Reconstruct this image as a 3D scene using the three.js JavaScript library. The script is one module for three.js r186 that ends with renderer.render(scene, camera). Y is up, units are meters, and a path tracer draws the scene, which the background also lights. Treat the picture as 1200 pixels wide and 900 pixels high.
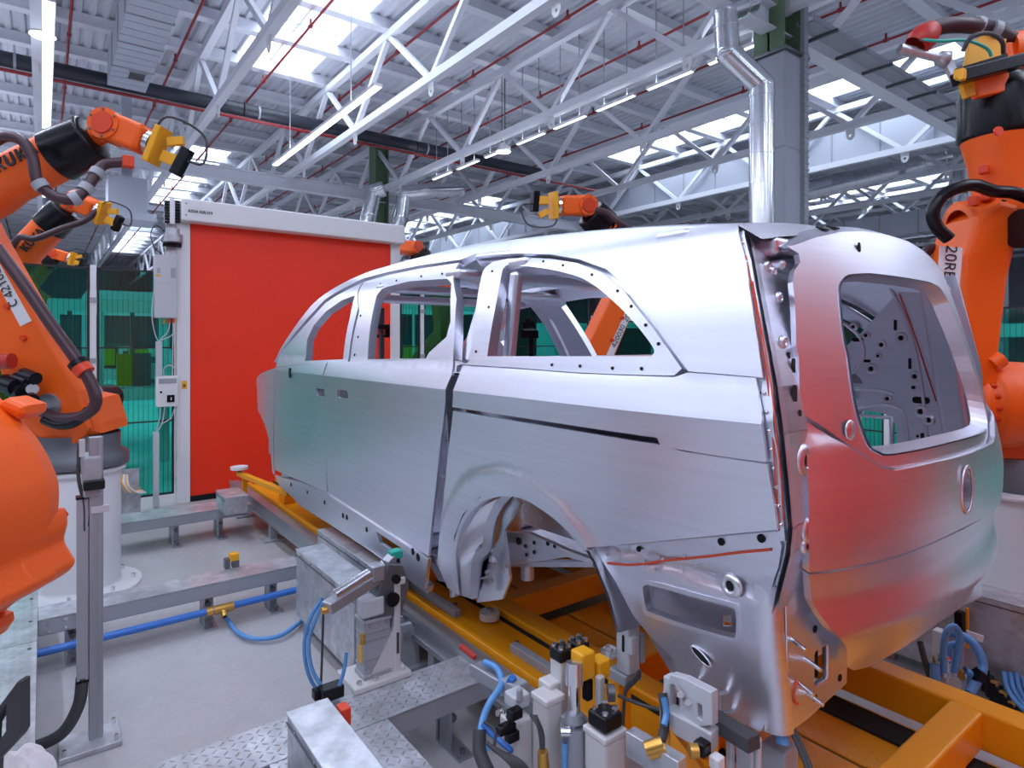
import * as THREE from 'three';
import { RoundedBoxGeometry } from 'three/addons/geometries/RoundedBoxGeometry.js';
import { mergeGeometries, mergeVertices } from 'three/addons/utils/BufferGeometryUtils.js';
import { RectAreaLightUniformsLib } from 'three/addons/lights/RectAreaLightUniformsLib.js';
import { FontLoader } from 'three/addons/loaders/FontLoader.js';
import { TextGeometry } from 'three/addons/geometries/TextGeometry.js';

// ------------------------------------------------------------------ camera, sky, exposure
// Lens read from the photograph: focal length 730 px, horizon at row 402, the line's direction (-z) vanishes at column 50.
const FOCAL = 730, PCX = 600, PCY = 402, EYE = 1.7, YAW = 37 * Math.PI / 180;
const scene = new THREE.Scene();
const camera = new THREE.PerspectiveCamera(2 * Math.atan(450 / FOCAL) * 180 / Math.PI, 4 / 3, 0.05, 400);
camera.position.set(0, EYE, 0);
camera.rotation.y = -YAW;
camera.setViewOffset(1200, 900, 0, 450 - PCY, 1200, 900);
scene.add(camera);
scene.background = new THREE.Color().setRGB(6.6, 7.4, 8.8);          // bright overcast sky above the roof lights
const renderer = new THREE.WebGLRenderer({ antialias: true });
renderer.toneMapping = THREE.LinearToneMapping;
renderer.toneMappingExposure = 1.0;
renderer.shadowMap.enabled = true;
RectAreaLightUniformsLib.init();
const LAMP_POWER = 30;                                               // radiance of the linear luminaires
const LAMP_TINT = new THREE.Color().setRGB(0.88, 0.96, 1.18);

// ------------------------------------------------------------------ helpers: rays through photo pixels
const V = (x, y, z) => new THREE.Vector3(x, y, z);
const FWD = V(Math.sin(YAW), 0, -Math.cos(YAW)), RGT = V(Math.cos(YAW), 0, Math.sin(YAW));
const EYEP = V(0, EYE, 0);
const ray = (px, py) => FWD.clone().addScaledVector(RGT, (px - PCX) / FOCAL).add(V(0, (PCY - py) / FOCAL, 0));
const atD = (px, py, d) => EYEP.clone().addScaledVector(ray(px, py), d);
const atX = (px, py, x) => { const r = ray(px, py); return EYEP.clone().addScaledVector(r, x / r.x); };
const atY = (px, py, y) => { const r = ray(px, py); return EYEP.clone().addScaledVector(r, (y - EYE) / r.y); };
const atZ = (px, py, z) => { const r = ray(px, py); return EYEP.clone().addScaledVector(r, z / r.z); };
let seed = 7;
const rnd = () => { seed = (seed * 1664525 + 1013904223) % 4294967296; return seed / 4294967296; };
const rr = (a, b) => a + (b - a) * rnd();
const clamp = (v, a, b) => Math.min(b, Math.max(a, v));
const smooth = (a, b, v) => { const t = clamp((v - a) / (b - a), 0, 1); return t * t * (3 - 2 * t); };

// ------------------------------------------------------------------ helpers: geometry
function plain(g) {                      // non-indexed, position + normal + uv (uv in metres, by the way each face points)
  g = g.index ? g.toNonIndexed() : g;
  if (!g.attributes.normal) g.computeVertexNormals();
  for (const k of Object.keys(g.attributes)) if (!['position', 'normal', 'uv'].includes(k)) g.deleteAttribute(k);
  if (!g.userData.keepUV) metreUV(g);
  return g;
}
function metreUV(g) {
  const p = g.attributes.position, uv = new Float32Array(p.count * 2), a = V(), b = V(), c = V();
  for (let i = 0; i < p.count; i += 3) {
    a.fromBufferAttribute(p, i); b.fromBufferAttribute(p, i + 1); c.fromBufferAttribute(p, i + 2);
    const n = b.clone().sub(a).cross(c.clone().sub(a)), x = Math.abs(n.x), y = Math.abs(n.y), z = Math.abs(n.z);
    [a, b, c].forEach((v, k) => {
      const [s, t] = y >= x && y >= z ? [v.x, v.z] : x >= z ? [v.z, v.y] : [v.x, v.y];
      uv[(i + k) * 2] = s; uv[(i + k) * 2 + 1] = t;
    });
  }
  g.setAttribute('uv', new THREE.BufferAttribute(uv, 2));
}
const join = gs => { gs = (Array.isArray(gs) ? gs.flat(4) : [gs]).filter(Boolean).map(plain); return gs.length === 1 ? gs[0] : mergeGeometries(gs); };
function box(w, h, d, x = 0, y = 0, z = 0, r = 0) {       // centred box, rounded when r > 0
  const g = r > 0 ? new RoundedBoxGeometry(w, h, d, 2, Math.min(r, w / 2.01, h / 2.01, d / 2.01)) : new THREE.BoxGeometry(w, h, d);
  return g.translate(x, y, z);
}
const span = (x0, x1, y0, y1, z0, z1, r = 0) => box(Math.abs(x1 - x0), Math.abs(y1 - y0), Math.abs(z1 - z0), (x0 + x1) / 2, (y0 + y1) / 2, (z0 + z1) / 2, r);
function frameOf(dir, up = V(0, 1, 0)) {                  // basis whose Y runs along dir
  const y = dir.clone().normalize(); let x = up.clone().cross(y);
  if (x.length() < 1e-4) x = V(1, 0, 0).cross(y).length() > 1e-4 ? V(1, 0, 0) : V(0, 0, 1);
  x.addScaledVector(y, -x.dot(y)).normalize();
  return [x, y, x.clone().cross(y)];
}
function placeAlong(g, a, b, up) {                        // g modelled along +Y from 0 to length, laid from a to b
  const [x, y, z] = frameOf(b.clone().sub(a), up);
  return g.applyMatrix4(new THREE.Matrix4().makeBasis(x, y, z).setPosition(a));
}
function bar(a, b, w, h = w, r = 0, up) {                 // rectangular bar from a to b
  const L = a.distanceTo(b);
  return placeAlong(box(w, L, h, 0, L / 2, 0, r), a, b, up);
}
function rod(a, b, r0, r1 = r0, n = 16, open = false) {   // round bar or cone from a to b
  const L = a.distanceTo(b);
  return placeAlong(new THREE.CylinderGeometry(r1, r0, L, n, 1, open).translate(0, L / 2, 0), a, b);
}
function turned(profile, a, b, n = 28) {                  // lathe; profile [[radius, along 0..1], ...] from a to b
  const L = a.distanceTo(b);
  return placeAlong(new THREE.LatheGeometry(profile.map(([r, t]) => new THREE.Vector2(Math.max(r, 1e-4), t * L)), n), a, b);
}
function hose(pts, r, n = 8, seg) {
  const c = new THREE.CatmullRomCurve3(pts, false, 'centripetal');
  return new THREE.TubeGeometry(c, seg || Math.max(8, pts.length * 6), r, n, false);
}
function shapeOf(pts, holes = []) {
  const s = new THREE.Shape(pts.map(p => new THREE.Vector2(p[0], p[1])));
  for (const h of holes) s.holes.push(new THREE.Path(h.map(p => new THREE.Vector2(p[0], p[1]))));
  return s;
}
function slab(pts, depth, bevel = 0, holes = [], curve = 10) {   // extruded outline, centred on z = 0
  const g = new THREE.ExtrudeGeometry(shapeOf(pts, holes), { depth: depth - 2 * bevel, bevelEnabled: bevel > 0, bevelSize: bevel, bevelThickness: bevel, bevelSegments: 3, bevelOffset: -bevel, curveSegments: curve });
  return g.translate(0, 0, -(depth - 2 * bevel) / 2);
}
const circle = (r, n = 20, x = 0, y = 0, ry = r) => Array.from({ length: n }, (_, i) => [x + r * Math.cos(i / n * 6.2832), y + ry * Math.sin(i / n * 6.2832)]);
function roundRect(w, h, r, x = 0, y = 0, k = 5) {
  const o = [];
  for (const [sx, sy, a0] of [[1, 1, 0], [-1, 1, 90], [-1, -1, 180], [1, -1, 270]])
    for (let i = 0; i <= k; i++) { const a = (a0 + 90 * i / k) * Math.PI / 180; o.push([x + sx * (w / 2 - r) + r * Math.cos(a), y + sy * (h / 2 - r) + r * Math.sin(a)]); }
  return o;
}
const spline = (pts, n) => new THREE.SplineCurve(pts.map(p => new THREE.Vector2(p[0], p[1]))).getPoints(n || pts.length * 4).map(p => [p.x, p.y]);

// ------------------------------------------------------------------ helpers: things and parts
const taken = {};
const numbered = n => { const k = taken[n] = (taken[n] ?? -1) + 1; return k ? `${n}_${String(k).padStart(3, '0')}` : n; };
function thing(name, label, category, base = [0, 0, 0], group) {
  const o = new THREE.Group(); o.name = numbered(name); o.position.set(...base); scene.add(o);
  o.userData = { label, category }; if (group) o.userData.group = group;
  return o;
}
function part(name, geos, mat, parent, label) {           // geometry in world coordinates, moved under its parent
  const m = new THREE.Mesh(join(geos), mat); m.name = name;
  if (parent) { parent.updateWorldMatrix(true, false); m.geometry.applyMatrix4(parent.matrixWorld.clone().invert()); parent.add(m); }
  else scene.add(m);
  m.castShadow = m.receiveShadow = true;
  if (label) m.userData.label = label;
  return m;
}
function single(name, geos, mat, label, category, group) {      // a thing that is one mesh
  const m = part(numbered(name), geos, mat); m.userData = { label, category }; if (group) m.userData.group = group;
  return m;
}
function structure(name, geos, mat, label, category) {
  const m = part(numbered(name), geos, mat); m.userData = { kind: 'structure', label, category };
  return m;
}
function copyOf(root, dx, dy, dz, label) {
  const c = root.clone(); c.name = numbered(root.name.replace(/_\d{3}$/, '')); c.position.add(V(dx, dy, dz)); scene.add(c);
  c.userData = { ...root.userData }; if (label) c.userData.label = label;
  return c;
}

// ------------------------------------------------------------------ textures and materials
function tex(w, h, fn, srgb = false, repeat = 1) {         // fn(u, v, x, y) -> [r, g, b] 0..1
  const d = new Uint8Array(w * h * 4);
  for (let y = 0; y < h; y++) for (let x = 0; x < w; x++) {
    const c = fn(x / w, y / h, x, y), i = (y * w + x) * 4;
    for (let k = 0; k < 3; k++) d[i + k] = clamp(Math.round((Array.isArray(c) ? c[k] : c) * 255), 0, 255);
    d[i + 3] = 255;
  }
  const t = new THREE.DataTexture(d, w, h); t.wrapS = t.wrapT = THREE.RepeatWrapping; t.magFilter = THREE.LinearFilter; t.minFilter = THREE.LinearMipmapLinearFilter; t.generateMipmaps = true;
  if (srgb) t.colorSpace = THREE.SRGBColorSpace;
  t.repeat.set(...(Array.isArray(repeat) ? repeat : [repeat, repeat])); t.needsUpdate = true;
  return t;
}
const HASH = Array.from({ length: 4096 }, () => rnd());
const hash = (x, y) => HASH[((x * 73 + y * 911) % 4096 + 4096) % 4096];
function noise(u, v, n, m = n) {                           // tiling value noise with n x m cells
  const x = u * n, y = v * m, xi = Math.floor(x), yi = Math.floor(y), fx = x - xi, fy = y - yi;
  const s = t => t * t * (3 - 2 * t), w = (a, k) => ((a % k) + k) % k;
  const h = (a, b) => hash(w(a, n), w(b, m) + n * 3);
  return THREE.MathUtils.lerp(THREE.MathUtils.lerp(h(xi, yi), h(xi + 1, yi), s(fx)), THREE.MathUtils.lerp(h(xi, yi + 1), h(xi + 1, yi + 1), s(fx)), s(fy));
}
const std = o => new THREE.MeshStandardMaterial({ side: THREE.DoubleSide, ...o });
const rgb = (r, g, b) => new THREE.Color().setRGB(r, g, b);
// sheet aluminium: brushed grain in the roughness and a faint relief
const brushRough = tex(512, 512, (u, v) => 0.74 + 0.06 * noise(u, v, 8, 128) + 0.05 * noise(u, v, 4, 256) + 0.12 * noise(u, v, 5, 5), false, [0.7, 0.7]);
const brushTone = tex(512, 512, (u, v) => { const k = 0.945 + 0.02 * noise(u, v, 6, 200) + 0.012 * noise(u, v, 3, 90) + 0.02 * noise(u, v, 4, 4); return [k * 0.985, k * 0.99, k]; }, true, [0.6, 0.6]);
const galvTone = tex(256, 256, (u, v) => { const k = 0.68 + 0.14 * noise(u, v, 9) + 0.10 * noise(u, v, 22) + 0.05 * noise(u, v, 60); return [k * 0.98, k * 0.99, k]; }, true, 1.6);
const floorTone = tex(1024, 1024, (u, v) => { const k = 0.645 + 0.05 * noise(u, v, 6) + 0.03 * noise(u, v, 17) + 0.02 * noise(u, v, 70) + 0.03 * noise(u, v, 300); return [k, k * 0.995, k * 1.005]; }, true, 0.22);
const floorRough = tex(256, 256, (u, v) => 0.45 + 0.2 * noise(u, v, 7) + 0.12 * noise(u, v, 30), false, 0.3);
const treadBump = tex(256, 256, (u, v) => {                 // lens-shaped lugs in alternating directions
  let h = 0;
  for (let i = -1; i <= 4; i++) for (let j = -1; j <= 4; j++) {
    const cx = (i + 0.5) / 4, cy = (j + 0.5) / 4, a = ((i + j) & 1) ? 0.79 : -0.79, dx = u - cx, dy = v - cy;
    const s = dx * Math.cos(a) + dy * Math.sin(a), t = -dx * Math.sin(a) + dy * Math.cos(a);
    h = Math.max(h, 1 - (s / 0.10) ** 2 - (t / 0.026) ** 2);
  }
  return clamp(h, 0, 1);
}, false, 8);
const curtainTone = tex(256, 256, (u, v) => { const k = 0.97 + 0.03 * noise(u, v, 5, 9); return [1.0 * k, 0.20 * k, 0.035 * k]; }, true, 0.5);

const M = {};
M.alu = new THREE.MeshStandardMaterial({ color: rgb(0.88, 0.885, 0.96), map: brushTone, metalness: 0.97, roughness: 0.41, roughnessMap: brushRough, side: THREE.DoubleSide });
M.bowl = std({ color: rgb(0.87, 0.89, 0.95), metalness: 0.97, roughness: 0.28 });
M.hole = std({ color: rgb(0.012, 0.012, 0.014), roughness: 0.9 });  // solid black: painted dark inside holes and gaps, also the weld spots
M.sealer = std({ color: rgb(0.75, 0.09, 0.03), roughness: 0.55 });
M.orange = std({ color: rgb(0.95, 0.13, 0.004), roughness: 0.45 });
M.redOrange = std({ color: rgb(0.75, 0.055, 0.01), roughness: 0.4 });
M.skid = std({ color: rgb(0.95, 0.37, 0.005), roughness: 0.38 });
M.skidPlate = std({ color: rgb(0.93, 0.35, 0.006), roughness: 0.42, bumpMap: treadBump, bumpScale: 0.002 });
M.yellow = std({ color: rgb(0.9, 0.42, 0.01), roughness: 0.4 });
M.black = new THREE.MeshPhysicalMaterial({ color: rgb(0.008, 0.008, 0.011), roughness: 0.25, specularIntensity: 0.55, side: THREE.DoubleSide });
M.blackMatte = std({ color: rgb(0.02, 0.02, 0.022), roughness: 0.6 });
M.hoseBrown = std({ color: rgb(0.06, 0.025, 0.035), roughness: 0.38 });
M.hoseRed = std({ color: rgb(0.5, 0.03, 0.02), roughness: 0.4 });
M.steel = std({ color: rgb(0.42, 0.44, 0.48), metalness: 0.75, roughness: 0.42 });
M.darkSteel = std({ color: rgb(0.16, 0.17, 0.19), metalness: 0.6, roughness: 0.45 });
M.chrome = std({ color: rgb(0.8, 0.8, 0.82), metalness: 1, roughness: 0.22 });
M.galv = std({ color: rgb(0.95, 0.96, 1.0), map: galvTone, metalness: 0.7, roughness: 0.42 });
M.tread = std({ color: rgb(0.9, 0.91, 0.94), map: galvTone, metalness: 0.55, roughness: 0.42, bumpMap: treadBump, bumpScale: 0.007 });
M.greyPaint = std({ color: rgb(0.36, 0.38, 0.42), roughness: 0.45 });
M.lightGrey = std({ color: rgb(0.56, 0.58, 0.62), roughness: 0.45 });
M.beige = std({ color: rgb(0.66, 0.65, 0.65), roughness: 0.4 });
M.white = std({ color: rgb(0.8, 0.81, 0.83), roughness: 0.45 });
M.truss = std({ color: rgb(0.78, 0.80, 0.86), roughness: 0.55 });
M.deck = std({ color: rgb(0.60, 0.62, 0.68), roughness: 0.6 });
M.purlin = std({ color: rgb(0.70, 0.72, 0.78), roughness: 0.55 });
M.column = std({ color: rgb(0.42, 0.44, 0.5), roughness: 0.6 });
M.columnGreen = std({ color: rgb(0.16, 0.26, 0.15), roughness: 0.6 });
M.duct = std({ color: rgb(0.82, 0.84, 0.88), metalness: 0.95, roughness: 0.2 });
M.ductFlat = std({ color: rgb(0.50, 0.53, 0.60), metalness: 0.5, roughness: 0.5 });
M.redPipe = std({ color: rgb(0.30, 0.02, 0.025), roughness: 0.45 });
M.blackPipe = std({ color: rgb(0.025, 0.03, 0.045), roughness: 0.4 });
M.bluePipe = std({ color: rgb(0.045, 0.19, 0.62), roughness: 0.35 });
M.blueHose = std({ color: rgb(0.12, 0.34, 0.70), roughness: 0.35 });
M.teal = std({ color: rgb(0.02, 0.42, 0.32), roughness: 0.4 });
M.brass = std({ color: rgb(0.75, 0.42, 0.10), metalness: 0.9, roughness: 0.32 });
M.wall = std({ color: rgb(0.36, 0.38, 0.44), roughness: 0.7 });
M.floor = std({ map: floorTone, roughness: 0.8, roughnessMap: floorRough });
M.curtain = std({ map: curtainTone, roughness: 0.5 });
M.lampGlow = std({ color: rgb(0.9, 0.9, 0.9), emissive: rgb(1, 1, 1), emissiveIntensity: 3 });
M.greenGlass = new THREE.MeshPhysicalMaterial({ color: rgb(0.03, 0.60, 0.44), transmission: 1, thickness: 0, roughness: 0.08, side: THREE.DoubleSide });
M.clearGlass = new THREE.MeshPhysicalMaterial({ color: rgb(0.98, 0.99, 1), transmission: 1, thickness: 0, roughness: 0.0, side: THREE.DoubleSide });
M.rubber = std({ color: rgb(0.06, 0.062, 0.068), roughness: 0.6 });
M.cloth = std({ color: rgb(0.85, 0.86, 0.88), roughness: 0.7 });
M.ink = std({ color: rgb(0.03, 0.03, 0.04), roughness: 0.5 });
const font = await new FontLoader().loadAsync('fonts/droid/droid_sans_bold.typeface.json');
const fontThin = await new FontLoader().loadAsync('fonts/droid/droid_sans_regular.typeface.json');
// flat lettering standing on a surface: origin at its middle, right and up given, facing out
function lettering(text, size, at, right, up, out, f = font, depth = 0.004) {
  const g = new TextGeometry(text, { font: f, size, depth, curveSegments: 4 });
  g.computeBoundingBox(); const b = g.boundingBox; g.translate(-(b.min.x + b.max.x) / 2, -(b.min.y + b.max.y) / 2, 0);
  return g.applyMatrix4(new THREE.Matrix4().makeBasis(right.clone().normalize(), up.clone().normalize(), out.clone().normalize()).setPosition(at));
}

// ------------------------------------------------------------------ the hall: floor, walls, roof deck, roof lights
const HX0 = -26, HX1 = 62, HZ0 = -78, HZ1 = 24, CHORD = 7.9, TOPCH = 9.95, DECK = 10.32, PANEL = 4.526;
structure('floor', span(HX0, HX1, -0.3, 0, HZ0, HZ1), M.floor, 'pale grey sealed concrete floor of the production hall', 'floor');
structure('wall_front', span(HX0, HX1, 0, 11, HZ0 - 0.3, HZ0), M.wall, 'far light grey end wall of the hall beyond the roll-up door', 'wall');
structure('wall_back', span(HX0, HX1, 0, 11, HZ1, HZ1 + 0.3), M.wall, 'grey end wall of the hall', 'wall');
structure('wall_left', span(HX0 - 0.3, HX0, 0, 11, HZ0, HZ1), M.wall, 'grey long wall of the hall', 'wall');
structure('wall_right', span(HX1, HX1 + 0.3, 0, 11, HZ0, HZ1), M.wall, 'far grey long wall beyond the columns', 'wall');

const LIGHT_X = [[4.6, 6.85], [19.9, 22.15], [35.2, 37.45]], LIGHT_Z = [[3.2, 17.2], [-20.3, -6.3], [-43.8, -29.8], [-67.3, -53.3]];
function deckSheet(x0, x1, z0, z1) {                       // trapezoidal sheet, ribs along z
  const pts = [], P = 0.3, prof = [[0, 0], [0.11, 0], [0.15, 0.075], [0.26, 0.075]];
  for (let x = x0; x < x1 - 0.01; x += P) for (const [dx, dy] of prof) if (x + dx < x1) pts.push([x + dx, DECK + dy]);
  pts.push([x1, DECK]);
  const pos = [], idx = [];
  pts.forEach(([x, y]) => pos.push(x, y, z0, x, y, z1));
  for (let i = 0; i + 1 < pts.length; i++) idx.push(2 * i, 2 * i + 1, 2 * i + 2, 2 * i + 2, 2 * i + 1, 2 * i + 3);
  const g = new THREE.BufferGeometry(); g.setAttribute('position', new THREE.Float32BufferAttribute(pos, 3)); g.setIndex(idx);
  const q = g.toNonIndexed(); q.computeVertexNormals(); return q;
}
const sheets = [], slabs = [];
{
  const xs = [HX0, ...LIGHT_X.flat(), HX1];
  for (let i = 0; i + 1 < xs.length; i++) {
    const segs = i % 2 === 0 ? [[HZ0, HZ1]] : (() => { const e = [HZ1, ...LIGHT_Z.map(([a, b]) => [b, a]).flat(), HZ0], o = []; for (let k = 0; k + 1 < e.length; k += 2) o.push([e[k + 1], e[k]]); return o; })();
    for (const [a, b] of segs) { sheets.push(deckSheet(xs[i], xs[i + 1], a, b)); slabs.push(span(xs[i], xs[i + 1], DECK + 0.1, DECK + 0.3, a, b)); }
  }
}
const ceiling = structure('ceiling', sheets, M.deck, 'grey trapezoidal sheet roof deck high above the cell', 'ceiling');
part('roof_insulation', slabs, M.deck, ceiling);
for (let k = -6; k < 26; k++) { const z = -13.02 - 2.263 * k; if (z < HZ1 - 1 && z > HZ0 + 1) part('purlin', [span(HX0, HX1, TOPCH + 0.08, DECK, z - 0.09, z + 0.09), span(HX0, HX1, TOPCH + 0.06, TOPCH + 0.09, z - 0.15, z + 0.15)], M.purlin, ceiling); }
let nWin = 0;
for (const [x0, x1] of LIGHT_X) for (const [z0, z1] of LIGHT_Z) {
  const curb = [span(x0 + 0.002, x0 + 0.05, DECK - 0.01, DECK + 0.45, z0 + 0.002, z1 - 0.002), span(x1 - 0.05, x1 - 0.002, DECK - 0.01, DECK + 0.45, z0 + 0.002, z1 - 0.002), span(x0 + 0.05, x1 - 0.05, DECK - 0.01, DECK + 0.45, z0 + 0.002, z0 + 0.05), span(x0 + 0.05, x1 - 0.05, DECK - 0.01, DECK + 0.45, z1 - 0.05, z1 - 0.002)];
  const w = structure(`window_${++nWin}`, curb, M.white, 'long rectangular roof light glowing white between the trusses', 'roof light');
  w.userData.group = 'roof lights in the deck';
  const n = 5;
  for (let i = 0; i < n; i++) part('pane', span(x0 + 0.05, x1 - 0.05, DECK + 0.34, DECK + 0.344, z0 + (z1 - z0) * i / n, z0 + (z1 - z0) * (i + 1) / n), M.clearGlass, w);
  for (let i = 1; i < n; i++) part('glazing_bar', span(x0 + 0.05, x1 - 0.05, DECK + 0.28, DECK + 0.33, z0 + (z1 - z0) * i / n - 0.025, z0 + (z1 - z0) * i / n + 0.025), M.greyPaint, w);
  part('glazing_bar', span((x0 + x1) / 2 - 0.025, (x0 + x1) / 2 + 0.025, DECK + 0.28, DECK + 0.33, z0, z1), M.greyPaint, w);
}

// ------------------------------------------------------------------ roof trusses, girders, columns
function truss(k) {
  const x = -0.093 + 3.75 * k, near = k >= 0 && k <= 8;
  const ORD = ['first', 'second', 'third', 'fourth', 'fifth'];
  const lab = k === 3 ? 'white steel lattice truss resting on the clad column line' : k < 3 ? `${ORD[2 - k]} white lattice truss from the clad column towards the robot on the white pedestal` : `${ORD[k - 4]} white lattice truss beyond the clad column line`;
  const t = thing('roof_truss', near ? lab : 'pale steel lattice truss in the distant bays of the hall', 'truss', [x, CHORD, -30], near ? 'lattice trusses over the cell' : 'distant lattice trusses');
  const zEnd = 10;
  part('bottom_chord', span(x - 0.1, x + 0.1, CHORD, CHORD + 0.2, HZ0 + 0.5, zEnd), M.truss, t);
  part('top_chord', span(x - 0.1, x + 0.1, TOPCH - 0.14, TOPCH + 0.06, HZ0 + 0.5, zEnd), M.truss, t);
  const web = [];
  for (let i = -4; i < 14; i++) {
    const zb = -13.02 - PANEL * i; if (zb < HZ0 + 4 || zb > 6) continue;
    for (const s of [-1, 1]) {
      const g = bar(V(x, CHORD + 0.18, zb + s * 0.12), V(x, TOPCH - 0.12, zb + s * (PANEL / 2 - 0.1)), 0.13, 0.13, 0, V(1, 0, 0));
      if (near && zb < 0) part('diagonal', g, M.truss, t); else web.push(g);
    }
    if (near && zb < 0 && zb > -36) {                       // node plate with its hanging lug
      const lug = slab([[-0.13, 0], [0.13, 0], [0.12, -0.22], [0.05, -0.32], [-0.05, -0.32], [-0.12, -0.22]], 0.025, 0, [circle(0.045, 10, 0, -0.2)]);
      part('lug', lug.rotateY(Math.PI / 2).translate(x, CHORD, zb), M.white, t);
    }
  }
  if (web.length) part('web', web, M.truss, t);
}
for (let k = -6; k <= 15; k++) truss(k);

function girder(z, label, x0 = HX0 + 1, x1 = HX1 - 1) {
  const y = 7.55; const o = thing('cross_girder', label, 'girder', [0, y, z], 'cross girders at the columns');
  part('web_plate', span(x0, x1, y, y + 0.42, z - 0.012, z + 0.012), M.truss, o);
  part('flange', span(x0, x1, y - 0.02, y + 0.01, z - 0.16, z + 0.16), M.truss, o);
  part('flange', span(x0, x1, y + 0.41, y + 0.44, z - 0.16, z + 0.16), M.truss, o);
}
girder(-6.43, 'pale steel cross girder carrying a cable tray beside the clad column');
girder(-24, 'pale steel cross girder meeting the green column behind the roll-up door');

function steelColumn(x, z, label, clad) {
  const c = thing('steel_column', label, 'column', [x, 0, z]); c.userData.kind = 'structure';
  part('green_shaft', [span(x - 0.3, x + 0.3, 0, CHORD + 2, z - 0.02, z + 0.02), span(x - 0.3, x - 0.26, 0, CHORD + 2, z - 0.3, z + 0.3), span(x + 0.26, x + 0.3, 0, CHORD + 2, z - 0.3, z + 0.3)], M.columnGreen, c);
  if (clad) {
    const h = 1.7 + 5.35, n = 4;
    for (let i = 0; i < n; i++) part('cladding_panel', span(x - 0.37, x + 0.37, h * i / n + 0.015, h * (i + 1) / n - 0.015, z - 0.37, z + 0.37, 0.02), M.column, c);
    part('cladding_joint', span(x - 0.355, x + 0.355, 0, h, z - 0.355, z + 0.355), M.greyPaint, c);
    part('capital', span(x - 0.42, x + 0.42, h, h + 0.05, z - 0.42, z + 0.42), M.darkSteel, c);
    part('cable_duct', [span(x + 0.16, x + 0.30, 0, CHORD + 0.3, z + 0.37, z + 0.45), ...Array.from({ length: 60 }, (_, i) => span(x + 0.15, x + 0.31, i * 0.12, i * 0.12 + 0.03, z + 0.44, z + 0.465))], M.greyPaint, c);
  }
}
steelColumn(11.16, -6.43, 'grey clad column with a green steel head beside a silver spiral duct', true);
steelColumn(11.16, -24, 'bare green steel column behind the roll-up door', false);
steelColumn(22.9, -6.43, 'distant grey clad column seen past the robot beside the tailgate', true);

// cable tray hanging under the girder, with its hangers
{
  const z = -6.0, t = thing('cable_tray', 'dark cable tray with cross hangers running under the pale cross girder', 'cable tray', [20, 7.3, z]);
  part('tray', [span(11.4, 40, 7.66, 7.68, z - 0.16, z + 0.16), span(11.4, 40, 7.68, 7.78, z - 0.17, z - 0.15), span(11.4, 40, 7.68, 7.78, z + 0.15, z + 0.17)], M.greyPaint, t);
  for (let x = 12; x < 30; x += 1.2) part('hanger', span(x, x + 0.05, 7.6, 7.66, z - 0.32, z + 0.3), M.darkSteel, t);
}
// spiral ducts at the columns
function spiral(label, pts, r) {
  const t = thing('spiral_duct', label, 'duct', [pts[0].x, pts[0].y, pts[0].z]);
  for (let i = 0; i + 1 < pts.length; i++) part('duct_length', rod(pts[i], pts[i + 1], r, r, 20), M.duct, t);
  for (let i = 1; i + 1 < pts.length; i++) part('elbow', new THREE.SphereGeometry(r * 1.03, 18, 12).translate(pts[i].x, pts[i].y, pts[i].z), M.duct, t);
  for (let i = 0; i + 1 < pts.length; i++) { const L = pts[i].distanceTo(pts[i + 1]), n = Math.max(1, Math.round(L / 0.5)), d = pts[i + 1].clone().sub(pts[i]).normalize(); for (let k = 1; k <= n; k++) { const p = pts[i].clone().addScaledVector(d, L * (k - 0.4) / n); part('seam_ring', rod(p, p.clone().addScaledVector(d, 0.05), r * 1.05, r * 1.05, 20), M.duct, t); } }
}
spiral('shiny silver spiral duct dropping beside the grey clad column', [atD(893, 508, 10.9), atD(893, 100, 10.9), atD(853, 62, 10.9), atD(850, 14, 10.9), atD(880, 2, 11.2)], 0.205);
spiral('silver spiral duct elbow at the green column behind the roll-up door', [atD(420, 452, 24.5), atD(420, 320, 24.5), atD(432, 252, 24.5), atD(438, 225, 24.5), atD(450, 221, 24.5)], 0.3);
spiral('second silver spiral duct elbow past the green column behind the roll-up door', [atD(452, 300, 25), atD(470, 255, 25), atD(474, 227, 25), atD(500, 224, 25), atD(540, 222, 26)], 0.3);
spiral('long silver spiral duct under the distant trusses', [atD(930, 228, 24), atD(1075, 192, 24), atD(1108, 183, 24)], 0.38);
spiral('thick silver spiral drop duct under the distant trusses', [atD(1124, 190, 23.4), atD(1124, 454, 23.4)], 0.33);

// rectangular ventilation ducts
function flatDuct(label, x0, x1, y0, y1, z0, z1, grille) {
  const t = thing('ventilation_duct', label, 'duct', [(x0 + x1) / 2, y0, (z0 + z1) / 2]);
  const n = Math.round(Math.abs(z1 - z0) / 1.6) || 1;
  for (let i = 0; i < n; i++) { const a = z0 + (z1 - z0) * i / n, b = z0 + (z1 - z0) * (i + 1) / n; part('duct_section', [span(x0, x1, y0, y1, a, b - 0.02), ...[0.25, 0.5, 0.75].map(q => span(x0, x1, y0 - 0.012, y0, a + (b - a) * q - 0.02, a + (b - a) * q + 0.02))], M.ductFlat, t); part('flange', span(x0 - 0.025, x1 + 0.025, y0 - 0.025, y1 + 0.025, b - 0.04, b), M.greyPaint, t); }
  if (grille) for (const g of grille) { part('grille', span((x0 + x1) / 2 - 0.05, (x0 + x1) / 2 + 0.3, y0 - 0.02, y0 + 0.01, g, g + 0.5), M.rubber, t); for (const e of [g - 0.04, g + 0.5]) part('grille_frame', span((x0 + x1) / 2 - 0.09, (x0 + x1) / 2 + 0.34, y0 - 0.025, y0, e, e + 0.04), M.greyPaint, t); }
}
flatDuct('long rectangular sheet duct with grilles hanging under the deck above the roll-up door', 1.4, 2.3, 8.7, 9.5, -20.1, 8, [-14.2, -19.2]);
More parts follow.
